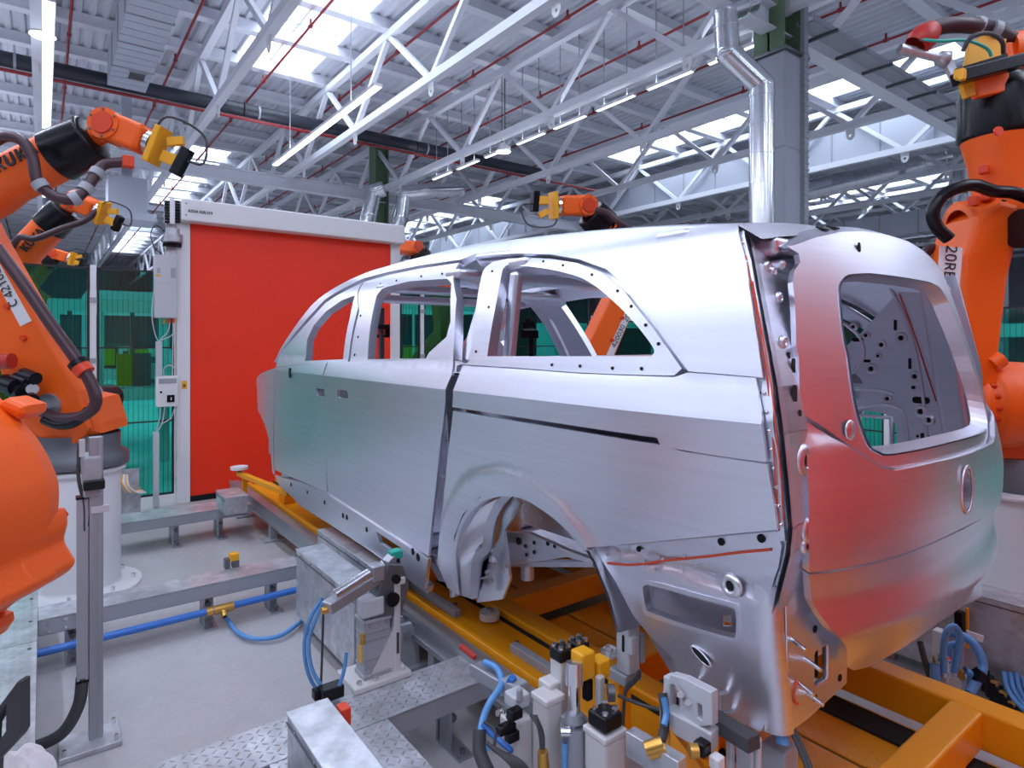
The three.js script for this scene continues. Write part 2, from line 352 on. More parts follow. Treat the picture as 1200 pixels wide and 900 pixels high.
flatDuct('shiny sheet duct under the roof light beyond the clad column', 22.6, 23.9, 8.1, 9.5, -40, 2);
flatDuct('sheet duct beneath the distant trusses past the clad column', 31, 32, 6.6, 7.6, -40, 0);
{
  const t = thing('extract_hood', 'grey sheet metal hood hanging behind the robot wrists', 'hood', [0, 0, 0]);
  const a = atD(148, 232, 21); t.position.copy(a);
  part('hood_box', box(1.1, 1.2, 1.1, a.x, a.y, a.z), M.ductFlat, t); part('hood_drop', box(0.3, 9.9 - a.y, 0.3, a.x, (9.9 + a.y) / 2 + 0.3, a.z), M.ductFlat, t); part('hood_skirt', box(1.6, 0.25, 1.5, a.x, a.y - 0.7, a.z), M.ductFlat, t);
}
{
  const z = -20.5, y = 8.95, t = thing('black_main_pipe', 'thick black main pipe crossing under the roof deck', 'pipe', [0, y, z]);
  for (let x = -25; x < 16; x += 6) { part('pipe_length', rod(V(x, y, z), V(x + 5.96, y, z), 0.2, 0.2, 18), M.blackPipe, t); part('clamp', rod(V(x + 0.4, y, z), V(x + 0.46, y, z), 0.22, 0.22, 18), M.greyPaint, t); }
  single('red_sprinkler_main', rod(V(HX0 + 1, 8.66, z + 0.05), V(21, 8.66, z + 0.05), 0.05, 0.05, 10), M.redPipe, 'dark red sprinkler main just under the thick black pipe', 'pipe');
}
for (const x of [-1.9, 0.55, 3.0, 5.4, 7.8, 10.3, 12.9, 15.3, 17.8, 27, 33]) {
  const t = thing('red_sprinkler_pipe', 'thin dark red sprinkler pipe running along the deck', 'pipe', [x, 9.7, -20], 'sprinkler branch pipes along the deck');
  part('pipe', rod(V(x, 9.7, HZ0 + 1), V(x, 9.7, 8), 0.035, 0.035, 8), M.redPipe, t);
  for (let z = -3; z > -60; z -= 4.2) part('sprinkler', [rod(V(x, 9.7, z), V(x, 9.88, z), 0.03, 0.03, 8), rod(V(x, 9.7, z - 0.06), V(x, 9.7, z + 0.06), 0.055, 0.055, 8)], M.redPipe, t);
}

// ------------------------------------------------------------------ luminaires
let nLamp = 0;
function luminaire(x, z0, z1, y = 7.3, w = 0.16, label = 'long white strip luminaire hanging in a row below the trusses', group = 'strip luminaires in rows') {
  const L = z1 - z0, zc = (z0 + z1) / 2, t = thing('linear_luminaire', label, 'light', [x, y, zc], group);
  part('housing', span(x - w / 2 - 0.02, x + w / 2 + 0.02, y, y + 0.07, z0, z1), M.white, t);
  part('light_strip', span(x - w / 2, x + w / 2, y - 0.012, y, z0 + 0.02, z1 - 0.02), M.lampGlow, t);
  for (const z of [z0 + L * 0.2, z1 - L * 0.2]) part('hanger', span(x - 0.01, x + 0.01, y + 0.07, DECK - 0.002, z - 0.01, z + 0.01), M.greyPaint, t);
  const l = new THREE.RectAreaLight(LAMP_TINT, LAMP_POWER, w, L - 0.04); l.position.set(x, y - 0.016, zc); l.rotation.x = -Math.PI / 2; l.name = `strip_lamp_${++nLamp}`; scene.add(l);
  if (x === 0.08) return;
  part('added_uplight_strip', span(x - w / 2, x + w / 2, y + 0.07, y + 0.078, z0 + 0.02, z1 - 0.02), M.lampGlow, t);  // upward glow added to brighten the roof deck
  const up = new THREE.RectAreaLight(LAMP_TINT, LAMP_POWER * 0.6, w, L - 0.04); up.position.set(x, y + 0.082, zc); up.rotation.x = Math.PI / 2; up.name = `added_uplight_${nLamp}`; scene.add(up);  // added light aimed up at the ceiling
}
for (const x of [-17.2, -9.5, -2.8]) luminaire(x, -46, 6, 7.3, 0.16, 'added unseen continuous strip luminaire running the whole bay beside the robots', 'added continuous strip luminaires');  // out of view, added for even light on the van side
for (const z0 of [-1.1, -10.7, -20.3, -29.9, -39.5]) luminaire(0.08, z0, z0 + 7.6, 7.3, 0.16, 'bright strip luminaire under the truss above the raised robot forearm', 'strip luminaires above the robots');
for (const [x, z0] of [[5.85, -1.1], [11.6, -1.1], [17.4, -1.1], [29.3, -1.1]]) luminaire(x, z0, z0 + 7.6);
luminaire(5.85, -20.2, -12.6, 7.3, 0.16, 'single strip luminaire with an open end hanging between the trusses above the red door', null);
for (let i = 0; i < 8; i++) luminaire(11.5, -20.1 + i * 1.7, -20.1 + i * 1.7 + 1.3, 7.72, 0.08, 'short strip luminaire close under the truss on the clad column line', 'short luminaires under the column truss');
for (const z0 of [5.5]) for (const x of [-5.68, 0.08, 5.85, 11.6]) luminaire(x, z0 + 3, z0 + 10.6);
function highBay(px, py, d, label) {
  const p = atD(px, py, d), t = thing('high_bay_lamp', label, 'light', [p.x, p.y, p.z]);
  part('reflector', turned([[0.05, 1], [0.12, 0.8], [0.22, 0.1], [0.23, 0]], p.clone(), p.clone().add(V(0, 0.28, 0)), 20), M.white, t);
  part('lens', rod(p.clone().add(V(0, -0.01, 0)), p.clone().add(V(0, 0.01, 0)), 0.21, 0.21, 20), M.lampGlow, t);
  part('cable', [rod(p.clone().add(V(-0.06, 0.28, 0)), V(p.x - 0.06, DECK - 0.002, p.z), 0.012), rod(p.clone().add(V(0.06, 0.28, 0)), V(p.x + 0.06, DECK - 0.002, p.z), 0.012)], M.rubber, t);
  const l = new THREE.RectAreaLight(LAMP_TINT, LAMP_POWER * 2, 0.36, 0.36); l.position.set(p.x, p.y - 0.02, p.z); l.rotation.x = -Math.PI / 2; scene.add(l);
}
highBay(590, 178, 19, 'round pendant lamp hanging on two cables below the white truss');
highBay(50, 42, 12.5, 'round pendant lamp beside the strip luminaire above the robots');
highBay(905, 239, 26, 'round pendant lamp beyond the clad column');

// ------------------------------------------------------------------ roll-up doors at both ends of the line
function rollDoor(n, z, face, label, x0 = 1.26, x1 = 3.60, top = 2.98) {                      // face: +1 looks towards +z
  const o = thing(`door_${n}`, label, 'roll-up door', [2.43, 0, z]); o.userData.kind = 'structure';
  part('curtain', span(x0, x1, 0.03, top + 0.05, z - 0.006, z + 0.006), M.curtain, o, 'smooth red fabric curtain');
  for (const [a, b] of [[x0 - 0.13, x0], [x1, x1 + 0.13]]) part('guide_post', [span(a, b, 0, top + 0.02, z - 0.08, z + 0.03, 0.008), span(a + 0.035, a + 0.05, 0, top, z + 0.028, z + 0.034)], M.white, o);
  part('header_box', span(x0 - 0.10, x1 + 0.14, top, top + 0.235, z - 0.14, z + 0.16, 0.02), M.white, o);
  part('seal', span(x0, x1, 0.0, 0.06, z - 0.02, z + 0.02), M.black, o);
  if (face > 0) {
    const p = atZ(235, 248.5, z + 0.162);
    part('lettering', lettering('ASSA ABLOY', 0.030, p, V(1, 0, 0), V(0, 1, 0), V(0, 0, 1)), M.ink, o);
    for (const y of [top + 0.06, top + 0.18]) part('screw', rod(V(x0 - 0.06, y, z + 0.155), V(x0 - 0.06, y, z + 0.165), 0.008, 0.008, 8), M.darkSteel, o);
    const q = atZ(216, 451, z + 0.034); part('warning_sticker', box(0.05, 0.085, 0.003, q.x, q.y, q.z), M.yellow, o); part('sticker_mark', slab([[-0.014, -0.02], [0.014, -0.02], [0, 0.016]], 0.003).translate(q.x, q.y, q.z + 0.002), M.ink, o);
  }
}
rollDoor(1, -7.41, 1, 'red roll-up door with a white header box ahead of the van body');
rollDoor(2, 1.05, -1, 'wide red roll-up door closing the entry end of the cell', 1.0, 5.2, 3.3);

// ------------------------------------------------------------------ green welding-screen fence
function fencePanel(a, b, y0, y1, label, group) {           // a, b: ground points
  const d = b.clone().sub(a), L = d.length(), u = d.clone().normalize(), n = V(-u.z, 0, u.x), at = (s, y, o = 0) => a.clone().addScaledVector(u, s).addScaledVector(n, o).setY(y);
  const t = thing('screen_panel', label, 'fence panel', [(a.x + b.x) / 2, 0, (a.z + b.z) / 2], group);
  const w = 0.02;
  part('frame', [bar(at(0, y1), at(L, y1), w, w), bar(at(0, y0), at(L, y0), w, w), bar(at(w / 2, y0), at(w / 2, y1), w, w, 0, n), bar(at(L - w / 2, y0), at(L - w / 2, y1), w, w, 0, n)], M.blackMatte, t);
  const pane = new THREE.BufferGeometry(), q = [at(0.01, y0, -0.006), at(L - 0.01, y0, -0.006), at(L - 0.01, y1, -0.006), at(0.01, y1, -0.006)];
  pane.setAttribute('position', new THREE.Float32BufferAttribute([q[0], q[1], q[2], q[0], q[2], q[3]].flatMap(v => [v.x, v.y, v.z]), 3)); pane.computeVertexNormals();
  part('pane', pane, M.greenGlass, t, 'green see-through weld screen');
  for (const f of [0.33, 0.66]) part('cross_bar', bar(at(0, y0 + (y1 - y0) * f, 0.01), at(L, y0 + (y1 - y0) * f, 0.01), 0.008, 0.016), M.blackMatte, t);
  const wires = []; for (let s = 0.04; s < L - 0.02; s += 0.045) wires.push(bar(at(s, y0, 0.008), at(s, y1, 0.008), 0.0035, 0.0035, 0, n));
  const wm = part('wire_mesh', wires, M.blackMatte, t); wm.userData.kind = 'stuff';
}
function fencePost(x, z, h, label, group) {
  const t = thing('fence_post', label, 'post', [x, 0, z], group);
  part('post', span(x - 0.025, x + 0.025, 0, h, z - 0.025, z + 0.025, 0.004), M.white, t);
  for (const y of [0.3, 0.9, 1.5, 2.1]) part('clip', span(x - 0.03, x + 0.03, y, y + 0.05, z + 0.02, z + 0.035), M.greyPaint, t);
  part('foot', span(x - 0.06, x + 0.06, 0, 0.012, z - 0.06, z + 0.06), M.white, t);
}
const FZ = -7.42;
for (const [x0, x1, lab] of [[-2.6, -1.1, 'green screen panel behind the pale robot pedestal, second panel from the white post'], [-1.05, 0.37, 'green screen panel behind the raised robot arm, beside the white post'], [0.43, 1.11, 'narrow green screen panel between the white post and the roll-up door'], [3.75, 4.04, 'narrow green screen strip against the far guide of the roll-up door'], [4.10, 5.41, 'green screen panel seen through the sliding door window'], [5.47, 7.17, 'green screen panel seen through the rear quarter window, beside the corner']])
  fencePanel(V(x0, 0, FZ), V(x1, 0, FZ), 0.12, 2.44, lab);
for (const [x, lab] of [[-1.075, 'white fence post hidden behind the robot arm'], [0.40, 'white fence post between the green panels beside the roll-up door'], [4.07, 'white fence post seen through the sliding door window'], [5.44, 'white fence post seen through the rear quarter window']]) fencePost(x, FZ, 2.47, lab);
for (let i = 0; i < 7; i++) { const z = -7.4 + i * 1.5; fencePanel(V(7.2, 0, z + 0.03), V(7.2, 0, z + 1.47), 0.12, 2.03, `${['first', 'second', 'third', 'fourth', 'fifth', 'sixth', 'seventh'][i]} green screen panel from the corner in the long side fence`, 'side fence panels'); fencePost(7.2, z, 2.06, `${['first', 'second', 'third', 'fourth', 'fifth', 'sixth', 'seventh'][i]} white post from the corner in the long side fence`, 'side fence posts'); }

// boxes, trunking and cables beside the door
const BZ = -7.33, bp = (px, py, dz = 0) => atZ(px, py, BZ + dz);
function wallBox(name, label, cat, l, t, r, b, depth, mat = M.lightGrey) {
  const p = bp(l, t), q = bp(r, b), o = thing(name, label, cat, [(p.x + q.x) / 2, q.y, BZ]);
  part('case', span(p.x, q.x, q.y, p.y, BZ - depth, BZ, 0.01), mat, o);
  return o;
}
{
  const o = wallBox('door_control_cabinet', 'tall light grey control cabinet mounted beside the roll-up door header', 'cabinet', 181, 298, 208, 373, 0.1);
  const p = bp(181.5, 332), q = bp(207.5, 333.5); part('door_seam', span(p.x, q.x, q.y, p.y, BZ - 0.01, BZ + 0.003), M.greyPaint, o);
  for (const x of [184, 187]) { const s = bp(x, 323); part('indicator', box(0.016, 0.022, 0.006, s.x, s.y, BZ + 0.002), M.yellow, o); }
  for (const [a, b, c, d] of [[184, 314, 188, 320], [200, 314, 206, 326]]) { const s = bp(a, b), e = bp(c, d); part('label_plate', span(s.x, e.x, e.y, s.y, BZ, BZ + 0.003), M.greyPaint, o); }
  [[193, M.brass], [199, M.sealer], [204, M.sealer]].forEach(([x, m]) => { const s = bp(x, 376); part('cable_gland', rod(V(s.x, s.y - 0.03, BZ - 0.04), V(s.x, s.y + 0.02, BZ - 0.04), 0.014, 0.018, 10), m, o); });
}
{
  const o = wallBox('emergency_stop_box', 'white operating box with a rotary switch mounted beside the roll-up door', 'switch box', 183, 441, 209, 476, 0.09, M.white);
  const a = bp(186, 444), b = bp(207, 449); part('title_strip', span(a.x, b.x, b.y, a.y, BZ, BZ + 0.003), M.greyPaint, o);
  const k = bp(188.5, 459.5); part('button', rod(V(k.x, k.y, BZ), V(k.x, k.y, BZ + 0.02), 0.011, 0.011, 12), M.black, o);
  const s = bp(200, 467); part('rotary_switch', [box(0.07, 0.075, 0.012, s.x, s.y, BZ + 0.005), rod(V(s.x, s.y, BZ), V(s.x, s.y, BZ + 0.03), 0.02, 0.02, 12)], M.black, o); part('switch_mark', box(0.008, 0.03, 0.004, s.x, s.y, BZ + 0.032), M.white, o);
}
for (const [l, t, r, b, lab] of [[183, 400, 190, 441, 'short light grey cable trunking above the white switch box'], [180, 507, 186.5, 594, 'long light grey cable trunking below the white switch box']]) { const p = bp(l, t), q = bp(r, b); single('cable_trunking', span(p.x, q.x, q.y, p.y, BZ - 0.06, BZ), M.lightGrey, lab, 'trunking'); }
[[[[199, 378], [197, 388], [188, 398]], 'pale cable looping from the control cabinet gland into the trunking'], [[[204, 378], [202, 392], [186, 400]], 'second pale cable looping from the control cabinet gland into the trunking'], [[[181, 335], [178, 370], [183, 395], [186, 400]], 'pale cable curving down the outer edge of the control cabinet'], [[[203, 378], [202.5, 410], [202, 441]], 'straight pale cable dropping to the white switch box'], [[[192, 441], [192, 432], [199, 428], [206, 434], [206, 441]], 'pale cable loop on top of the white switch box'], [[[188, 477], [187, 490], [183, 506]], 'grey cable running from the switch box down to the trunking'], [[[193, 477], [190, 495], [184, 507]], 'second grey cable running from the switch box down to the trunking'], [[[205, 477], [200, 490], [190, 497], [184, 506]], 'wide looping cable under the white switch box'], [[[206, 478], [207, 540]], 'thin cable hanging straight beneath the white switch box']]
  .forEach(([pts, lab]) => single('cable', hose(pts.map(([x, y]) => bp(x, y, -0.03)), 0.006, 6), M.lightGrey, lab, 'cable'));
{
  const a = bp(203, 265), t = thing('door_drive_unit', 'black and silver door drive with cable chains at the end of the header', 'drive unit', [a.x, 2.8, BZ]);
  part('motor', [rod(bp(203, 275), bp(203, 284), 0.09, 0.09, 16), rod(bp(203, 268), bp(203, 276), 0.06, 0.06, 16)], M.galv, t);
  part('back_plate', (() => { const p = bp(196, 236), q = bp(212, 300); return span(p.x, q.x, q.y, p.y, BZ - 0.1, BZ - 0.08); })(), M.galv, t);
  for (const x of [196, 208]) for (let y = 236; y < 262; y += 3.4) { const p = bp(x, y); part('chain_link', box(0.05, 0.02, 0.05, p.x, p.y, p.z - 0.03), M.black, t); }
  part('carrier', (() => { const p = bp(199, 232), q = bp(205, 262); return span(p.x, q.x, q.y, p.y, BZ - 0.06, BZ); })(), M.white, t);
  part('terminal_block', (() => { const p = bp(191, 284), q = bp(213, 290); return span(p.x, q.x, q.y, p.y, BZ - 0.06, BZ); })(), M.black, t);
  part('lead', hose([bp(193, 272), bp(183, 264), bp(177, 272), bp(181, 290), bp(190, 298)], 0.006, 6), M.rubber, t);
}

// machinery beyond the fence, seen through the green screens
function gantry(name, label, x, z, w, d, h, mat) {
  const t = thing(name, label, 'machine frame', [x, 0, z]);
  for (const sx of [-1, 1]) for (const sz of [-1, 1]) part('leg', span(x + sx * w / 2 - 0.06, x + sx * w / 2 + 0.06, 0, h, z + sz * d / 2 - 0.06, z + sz * d / 2 + 0.06), mat, t);
  for (const y of [h * 0.45, h - 0.12]) { for (const sz of [-1, 1]) part('cross_beam', span(x - w / 2, x + w / 2, y, y + 0.14, z + sz * d / 2 - 0.05, z + sz * d / 2 + 0.05), mat, t); for (const sx of [-1, 1]) part('side_beam', span(x + sx * w / 2 - 0.05, x + sx * w / 2 + 0.05, y, y + 0.14, z - d / 2, z + d / 2), mat, t); }
  part('shelf_plate', span(x - w / 2, x + w / 2, h * 0.45 + 0.14, h * 0.45 + 0.17, z - d / 2, z + d / 2), M.galv, t);
  for (let i = 0; i < 9; i++) { const s = rr(0.12, 0.34); part('gripper_block', box(s, rr(0.15, 0.5), s, x + rr(-w / 2, w / 2) * 0.8, h * 0.45 + 0.35, z + rr(-d / 2, d / 2) * 0.8), [M.darkSteel, M.white, M.yellow][i % 3], t); }
  for (let i = 0; i < 4; i++) part('standing_pipe', rod(V(x - w / 2 + w * (i + 0.5) / 4, h * 0.45 + 0.16, z + d * 0.3), V(x - w / 2 + w * (i + 0.5) / 4, h - 0.1, z + d * 0.3), 0.025, 0.025, 8), i % 2 ? M.white : M.darkSteel, t);
}
gantry('fixture_frame', 'pale steel fixture frame behind the narrow green panel', 0.75, -9.6, 1.3, 1.2, 2.2, M.white);
gantry('fixture_frame', 'tall pale steel fixture frame far behind the narrow green panel', 1.35, -12.3, 1.5, 1.4, 2.5, M.lightGrey);
gantry('fixture_frame', 'pale steel fixture frame beyond the roll-up door and the green panel', 5.6, -10.4, 2.6, 1.6, 2.4, M.white);
gantry('fixture_frame', 'light grey steel fixture frame behind the raised robot arm and screen', -2.2, -11.4, 1.8, 1.4, 2.4, M.lightGrey);
gantry('fixture_frame', 'light grey steel fixture frame outside the side fence near its corner', 8.7, -6.6, 1.4, 2.6, 2.1, M.lightGrey);
gantry('fixture_frame', 'pale steel fixture frame outside the side fence', 9.6, -2.4, 1.6, 2.4, 1.9, M.white);
function cabinet(x, z, w, d, h, label) {
  const t = thing('switch_cabinet', label, 'cabinet', [x, 0, z]);
  part('body', span(x - w / 2, x + w / 2, 0.1, h, z - d / 2, z + d / 2, 0.02), M.lightGrey, t);
  part('plinth', span(x - w / 2 + 0.02, x + w / 2 - 0.02, 0, 0.1, z - d / 2 + 0.02, z + d / 2 - 0.02), M.rubber, t);
  for (let i = 0; i < Math.round(w / 0.6); i++) { const a = x - w / 2 + 0.6 * i + 0.02; const dr = part('door', span(a, a + 0.56, 0.14, h - 0.04, z + d / 2, z + d / 2 + 0.02, 0.006), M.lightGrey, t); part('handle', span(a + 0.49, a + 0.52, h * 0.5, h * 0.5 + 0.16, z + d / 2 + 0.02, z + d / 2 + 0.05), M.black, dr); }
}
cabinet(3.4, -11.5, 1.8, 0.6, 2.1, 'row of light grey switch cabinets standing beyond the roll-up door');
cabinet(8.6, -9.5, 1.2, 0.6, 2.1, 'light grey switch cabinets outside the fence corner');
cabinet(-2.6, -9.2, 1.2, 0.6, 2.0, 'light grey switch cabinets behind the screens at the robots');

// ------------------------------------------------------------------ the van body in bare metal
const CX = 2.43, SIDE = 1.45;
function sideIn(y) {                                        // how far the skin lies inside the widest line at height y
  if (y > 1.60) return 0.042 + 0.23 * (y - 1.60) + 0.35 * (y - 1.60) ** 2 + 3.2 * Math.max(0, y - 2.0) ** 2;
  if (y > 1.49) { const t = (y - 1.49) / 0.11; return 0.042 * (0.75 * t + 0.25 * t * t); }
  return 0.018 * (1 - Math.exp(-(1.49 - y) / 0.09)) + 0.045 * ((1.49 - y) / 0.95) ** 2;
}
function sideX(y, z) {
  let x = SIDE + sideIn(y);
  if (z < -4.4) x += 0.035 * (z + 4.4) ** 2 + 0.06 * Math.max(0, -5.3 - z) ** 2;
  if (z > -1.5) x += 0.09 * (z + 1.5) ** 2;
  return x;
}
const sideSurf = { at: (z, y, o = 0) => V(sideX(y, z) + o, y, z), out: -1, hit(px, py, o = 0) {
  const r = ray(px, py), g = t => r.x * t - sideX(EYE + r.y * t, r.z * t) - o; let a = 0.5, best = [9, 1], prev = g(a);
  for (let t = 0.52; t < 11; t += 0.02) { const v = g(t); if (Math.abs(v) < best[0]) best = [Math.abs(v), t]; if (prev < 0 && v >= 0) { let lo = t - 0.02, hi = t; for (let i = 0; i < 24; i++) { const m = (lo + hi) / 2; g(m) < 0 ? lo = m : hi = m; } best = [0, lo]; break; } prev = v; }
  const p = EYEP.clone().addScaledVector(r, best[1]); return [p.z, p.y]; } };
const tailPts = [[0.5, -0.83], [0.75, -0.80], [1.0, -0.77], [1.22, -0.757], [1.4, -0.785], [1.6, -0.83], [1.85, -0.90], [2.05, -0.96], [2.2, -1.02]];
function tailC(y) {
  let i = 0; while (i + 2 < tailPts.length && y > tailPts[i + 1][0]) i++;
  const p = k => tailPts[clamp(k, 0, tailPts.length - 1)], [y1, z1] = p(i), [y2, z2] = p(i + 1), t = clamp((y - y1) / (y2 - y1), -0.5, 1.5);
  const m1 = (z2 - p(i - 1)[1]) / (y2 - p(i - 1)[0] || 1) * (y2 - y1), m2 = (p(i + 2)[1] - z1) / (p(i + 2)[0] - y1 || 1) * (y2 - y1);
  return (2 * t ** 3 - 3 * t * t + 1) * z1 + (t ** 3 - 2 * t * t + t) * m1 + (-2 * t ** 3 + 3 * t * t) * z2 + (t ** 3 - t * t) * m2;
}
const tailZ = (x, y) => { const q = Math.abs(x - CX); return tailC(y) - 0.17 * q * q - 0.9 * Math.max(0, q - 0.62) ** 2; };
const tailSurf = { at: (x, y, o = 0) => V(x, y, tailZ(x, y) + o), out: 1, hit(px, py, o = 0) { let z = -0.85, p; for (let i = 0; i < 25; i++) { p = atZ(px, py, z + o); z += 0.5 * (tailZ(p.x, p.y) - z); } return [p.x, p.y]; } };

function dense(pts, e) { const o = []; pts.forEach((p, i) => { const q = pts[(i + 1) % pts.length], L = Math.hypot(q[0] - p[0], q[1] - p[1]), n = Math.max(1, Math.ceil(L / e)); for (let k = 0; k < n; k++) o.push([p[0] + (q[0] - p[0]) * k / n, p[1] + (q[1] - p[1]) * k / n]); }); return o; }
// a pressed sheet: an outline (with holes) on a curved surface, given thickness towards the inside
function sheet(surf, outline, holes = [], { off = 0, thick = 0.012, edge = 0.07, mirror = false, bulge, band } = {}) {
  let o = dense(outline, edge), hs = holes.map(h => dense(h, edge));
  const area = p => p.reduce((s, a, i) => { const b = p[(i + 1) % p.length]; return s + a[0] * b[1] - b[0] * a[1]; }, 0);
  if (area(o) < 0) o.reverse(); hs = hs.map(h => area(h) > 0 ? h.slice().reverse() : h);
  const v2 = p => new THREE.Vector2(p[0], p[1]);
  const tri0 = THREE.ShapeUtils.triangulateShape(o.map(v2), hs.map(h => h.map(v2))), P = [...o, ...hs.flat()];
  let tris = tri0.map(t => t.slice()); const mid = new Map();
  const mids = (a, b) => { const k = a < b ? a * 1e6 + b : b * 1e6 + a; if (!mid.has(k)) { P.push([(P[a][0] + P[b][0]) / 2, (P[a][1] + P[b][1]) / 2]); mid.set(k, P.length - 1); } return mid.get(k); };
  for (let it = 0; it < 14; it++) {
    let done = true; const next = [];
    for (const t of tris) {
      const l = [0, 1, 2].map(k => Math.hypot(P[t[k]][0] - P[t[(k + 1) % 3]][0], P[t[k]][1] - P[t[(k + 1) % 3]][1])), k = l.indexOf(Math.max(...l));
      if (l[k] > edge * 1.02) { const a = t[k], b = t[(k + 1) % 3], c = t[(k + 2) % 3], m = mids(a, b); next.push([a, m, c], [m, b, c]); done = false; } else next.push(t);
    }
    tris = next; if (done) break;
  }
  const B = bulge || (() => 0), at = (u, v, d) => surf.at(u, v, off + B(u, v) + d);
  const front = P.map(([u, v]) => at(u, v, 0));
  const nor = P.map(([u, v]) => { if (band) v = clamp(v, band[0] + 0.005, band[1] - 0.005); const e = 0.003, du = at(u + e, v, 0).sub(at(u - e, v, 0)), dv = at(u, v + e, 0).sub(at(u, v - e, 0)), n = du.cross(dv).normalize(); const s = surf === tailSurf ? n.z * surf.out : n.x * surf.out; return s < 0 ? n.negate() : n; });
  const back = front.map((p, i) => p.clone().addScaledVector(nor[i], -thick));
  const pos = [], nn = [], push = (a, b, c, na, nb, nc) => { pos.push(a, b, c); nn.push(na, nb, nc); };
  const flip = (() => { const t = tris[0], n = front[t[1]].clone().sub(front[t[0]]).cross(front[t[2]].clone().sub(front[t[0]])); return n.dot(nor[t[0]]) < 0; })();
  for (const [a, b, c] of tris) {
    const [i, j, k] = flip ? [a, c, b] : [a, b, c];
    push(front[i], front[j], front[k], nor[i], nor[j], nor[k]);
    push(back[i], back[k], back[j], nor[i].clone().negate(), nor[k].clone().negate(), nor[j].clone().negate());
  }
  let base = 0;
  for (const loop of [o, ...hs]) {
    for (let i = 0; i < loop.length; i++) {
      const a = base + i, b = base + (i + 1) % loop.length, n = front[b].clone().sub(front[a]).cross(nor[a]).normalize(); if (flip) n.negate();
      push(front[a], back[a], back[b], n, n, n); push(front[a], back[b], front[b], n, n, n);
    }
    base += loop.length;
  }
  const g = new THREE.BufferGeometry(), m = mirror ? p => [2 * CX - p.x, p.y, p.z] : p => [p.x, p.y, p.z], mn = mirror ? p => [-p.x, p.y, p.z] : p => [p.x, p.y, p.z];
  if (mirror) for (let i = 0; i < pos.length; i += 3) { [pos[i + 1], pos[i + 2]] = [pos[i + 2], pos[i + 1]]; [nn[i + 1], nn[i + 2]] = [nn[i + 2], nn[i + 1]]; }
  g.setAttribute('position', new THREE.Float32BufferAttribute(pos.flatMap(m), 3)); g.setAttribute('normal', new THREE.Float32BufferAttribute(nn.flatMap(mn), 3));
  return g;
}
const px = (list, off = 0, surf = sideSurf) => list.map(([a, b]) => surf.hit(a, b, off));

const van = thing('van_body', 'bare aluminium van body without glass or wheels standing on an orange skid', 'van body', [CX, 0, -3.2]);
const CREASE = 1.49;
function clipV(poly, v0, keepAbove) {                       // the piece of an outline above or below a height
  const o = [], inside = p => keepAbove ? p[1] >= v0 : p[1] <= v0;
  poly.forEach((a, i) => { const b = poly[(i + 1) % poly.length]; if (inside(a)) o.push(a); if (inside(a) !== inside(b)) { const t = (v0 - a[1]) / (b[1] - a[1]); o.push([a[0] + (b[0] - a[0]) * t, v0]); } });
  return o;
}
const clipU = poly => clipV(poly.map(([u, v]) => [v, u]), -1.0, false).map(([v, u]) => [u, v]);     // the far side ends under the wrap of the tailgate
function creased(name, outline, holes, opt = {}) {          // a skin panel folded along the shoulder crease
  const d = dense(outline, 0.05), build = mirror => [sheet(sideSurf, clipV(d, CREASE, true), [], { ...opt, mirror, band: [CREASE, 9] }), sheet(sideSurf, clipV(d, CREASE, false), holes, { ...opt, mirror, band: [-9, CREASE] })];
  const far = clipU(d), buildFar = [sheet(sideSurf, clipV(far, CREASE, true), [], { ...opt, mirror: true, band: [CREASE, 9] }), sheet(sideSurf, clipV(far, CREASE, false), holes, { ...opt, mirror: true, band: [-9, CREASE] })];
  const a = part(name, build(false), M.alu, van); part(name, buildFar, M.alu, van);
  return a;
}
function both(name, surf, outline, holes, opt = {}, mat = M.alu) {        // on the near side and mirrored on the far side
  const a = part(name, sheet(surf, outline, holes, opt), mat, van);
  if (!['rear_flange', 'slot_cavity', 'slot_wall'].includes(name)) part(name, sheet(surf, surf === sideSurf ? clipU(dense(outline, 0.05)) : outline, opt.farHoles || (name === 'rear_side_panel' ? [] : holes), { ...opt, mirror: true }), mat, van);
  return a;
}
// --- outlines read from the photograph (pixels), laid on the side surface
const archIn = [[530, 700], [530, 665], [534, 630], [545, 602], [565, 582], [590, 576], [615, 580], [640, 595], [665, 616], [685, 640]];
const roofEdge = [[321, 424], [328, 410], [340, 391], [363, 360], [387, 340.5], [410, 327.7], [433, 318], [464, 309], [503, 299.5], [550, 290], [600, 282], [650, 275.5], [700, 270.5], [760, 266.5], [820, 264.5], [865, 264]];
const groove = [[557, 301], [580, 298.5], [607, 297], [645, 298], [680, 304], [710, 315], [737, 337], [770, 380], [790, 409], [805, 432]];

creased('front_fender', px([[320.5, 432], [307, 437], [294, 445], [289, 458], [286, 470], [285.5, 477], [289, 475], [293, 475], [299, 478.5], [305, 486], [310, 497], [313, 507], [316, 520], [317, 530], [319, 553], [320.5, 556]]), [], { edge: 0.06 });
const fdoor = creased('front_door', px([[322, 431], [352, 427.5], [383, 424.5], [383.2, 500], [383, 576.5], [352, 563], [322, 550.5], [321.5, 490]]), [roundRect(0.17, 0.05, 0.024, ...sideSurf.hit(375.5, 460))].map(h => dense(h, 0.1)));
const handle = (p, hx, hy) => { const [z, y] = sideSurf.hit(hx, hy); part('handle_recess', [box(0.012, 0.055, 0.185, sideX(y, z) + 0.025, y, z, 0.006), box(0.02, 0.022, 0.12, sideX(y, z) + 0.016, y, z + 0.01, 0.008)], M.darkSteel, p); };
handle(fdoor, 375.5, 460);
const rdoor = creased('sliding_door', px([[384.6, 424.5], [430, 423], [480, 421.5], [531, 420], [529, 440], [522, 470], [516, 520], [510, 580], [502, 652], [450, 619], [384.8, 577]]), [roundRect(0.17, 0.05, 0.024, ...sideSurf.hit(401.5, 462))]);
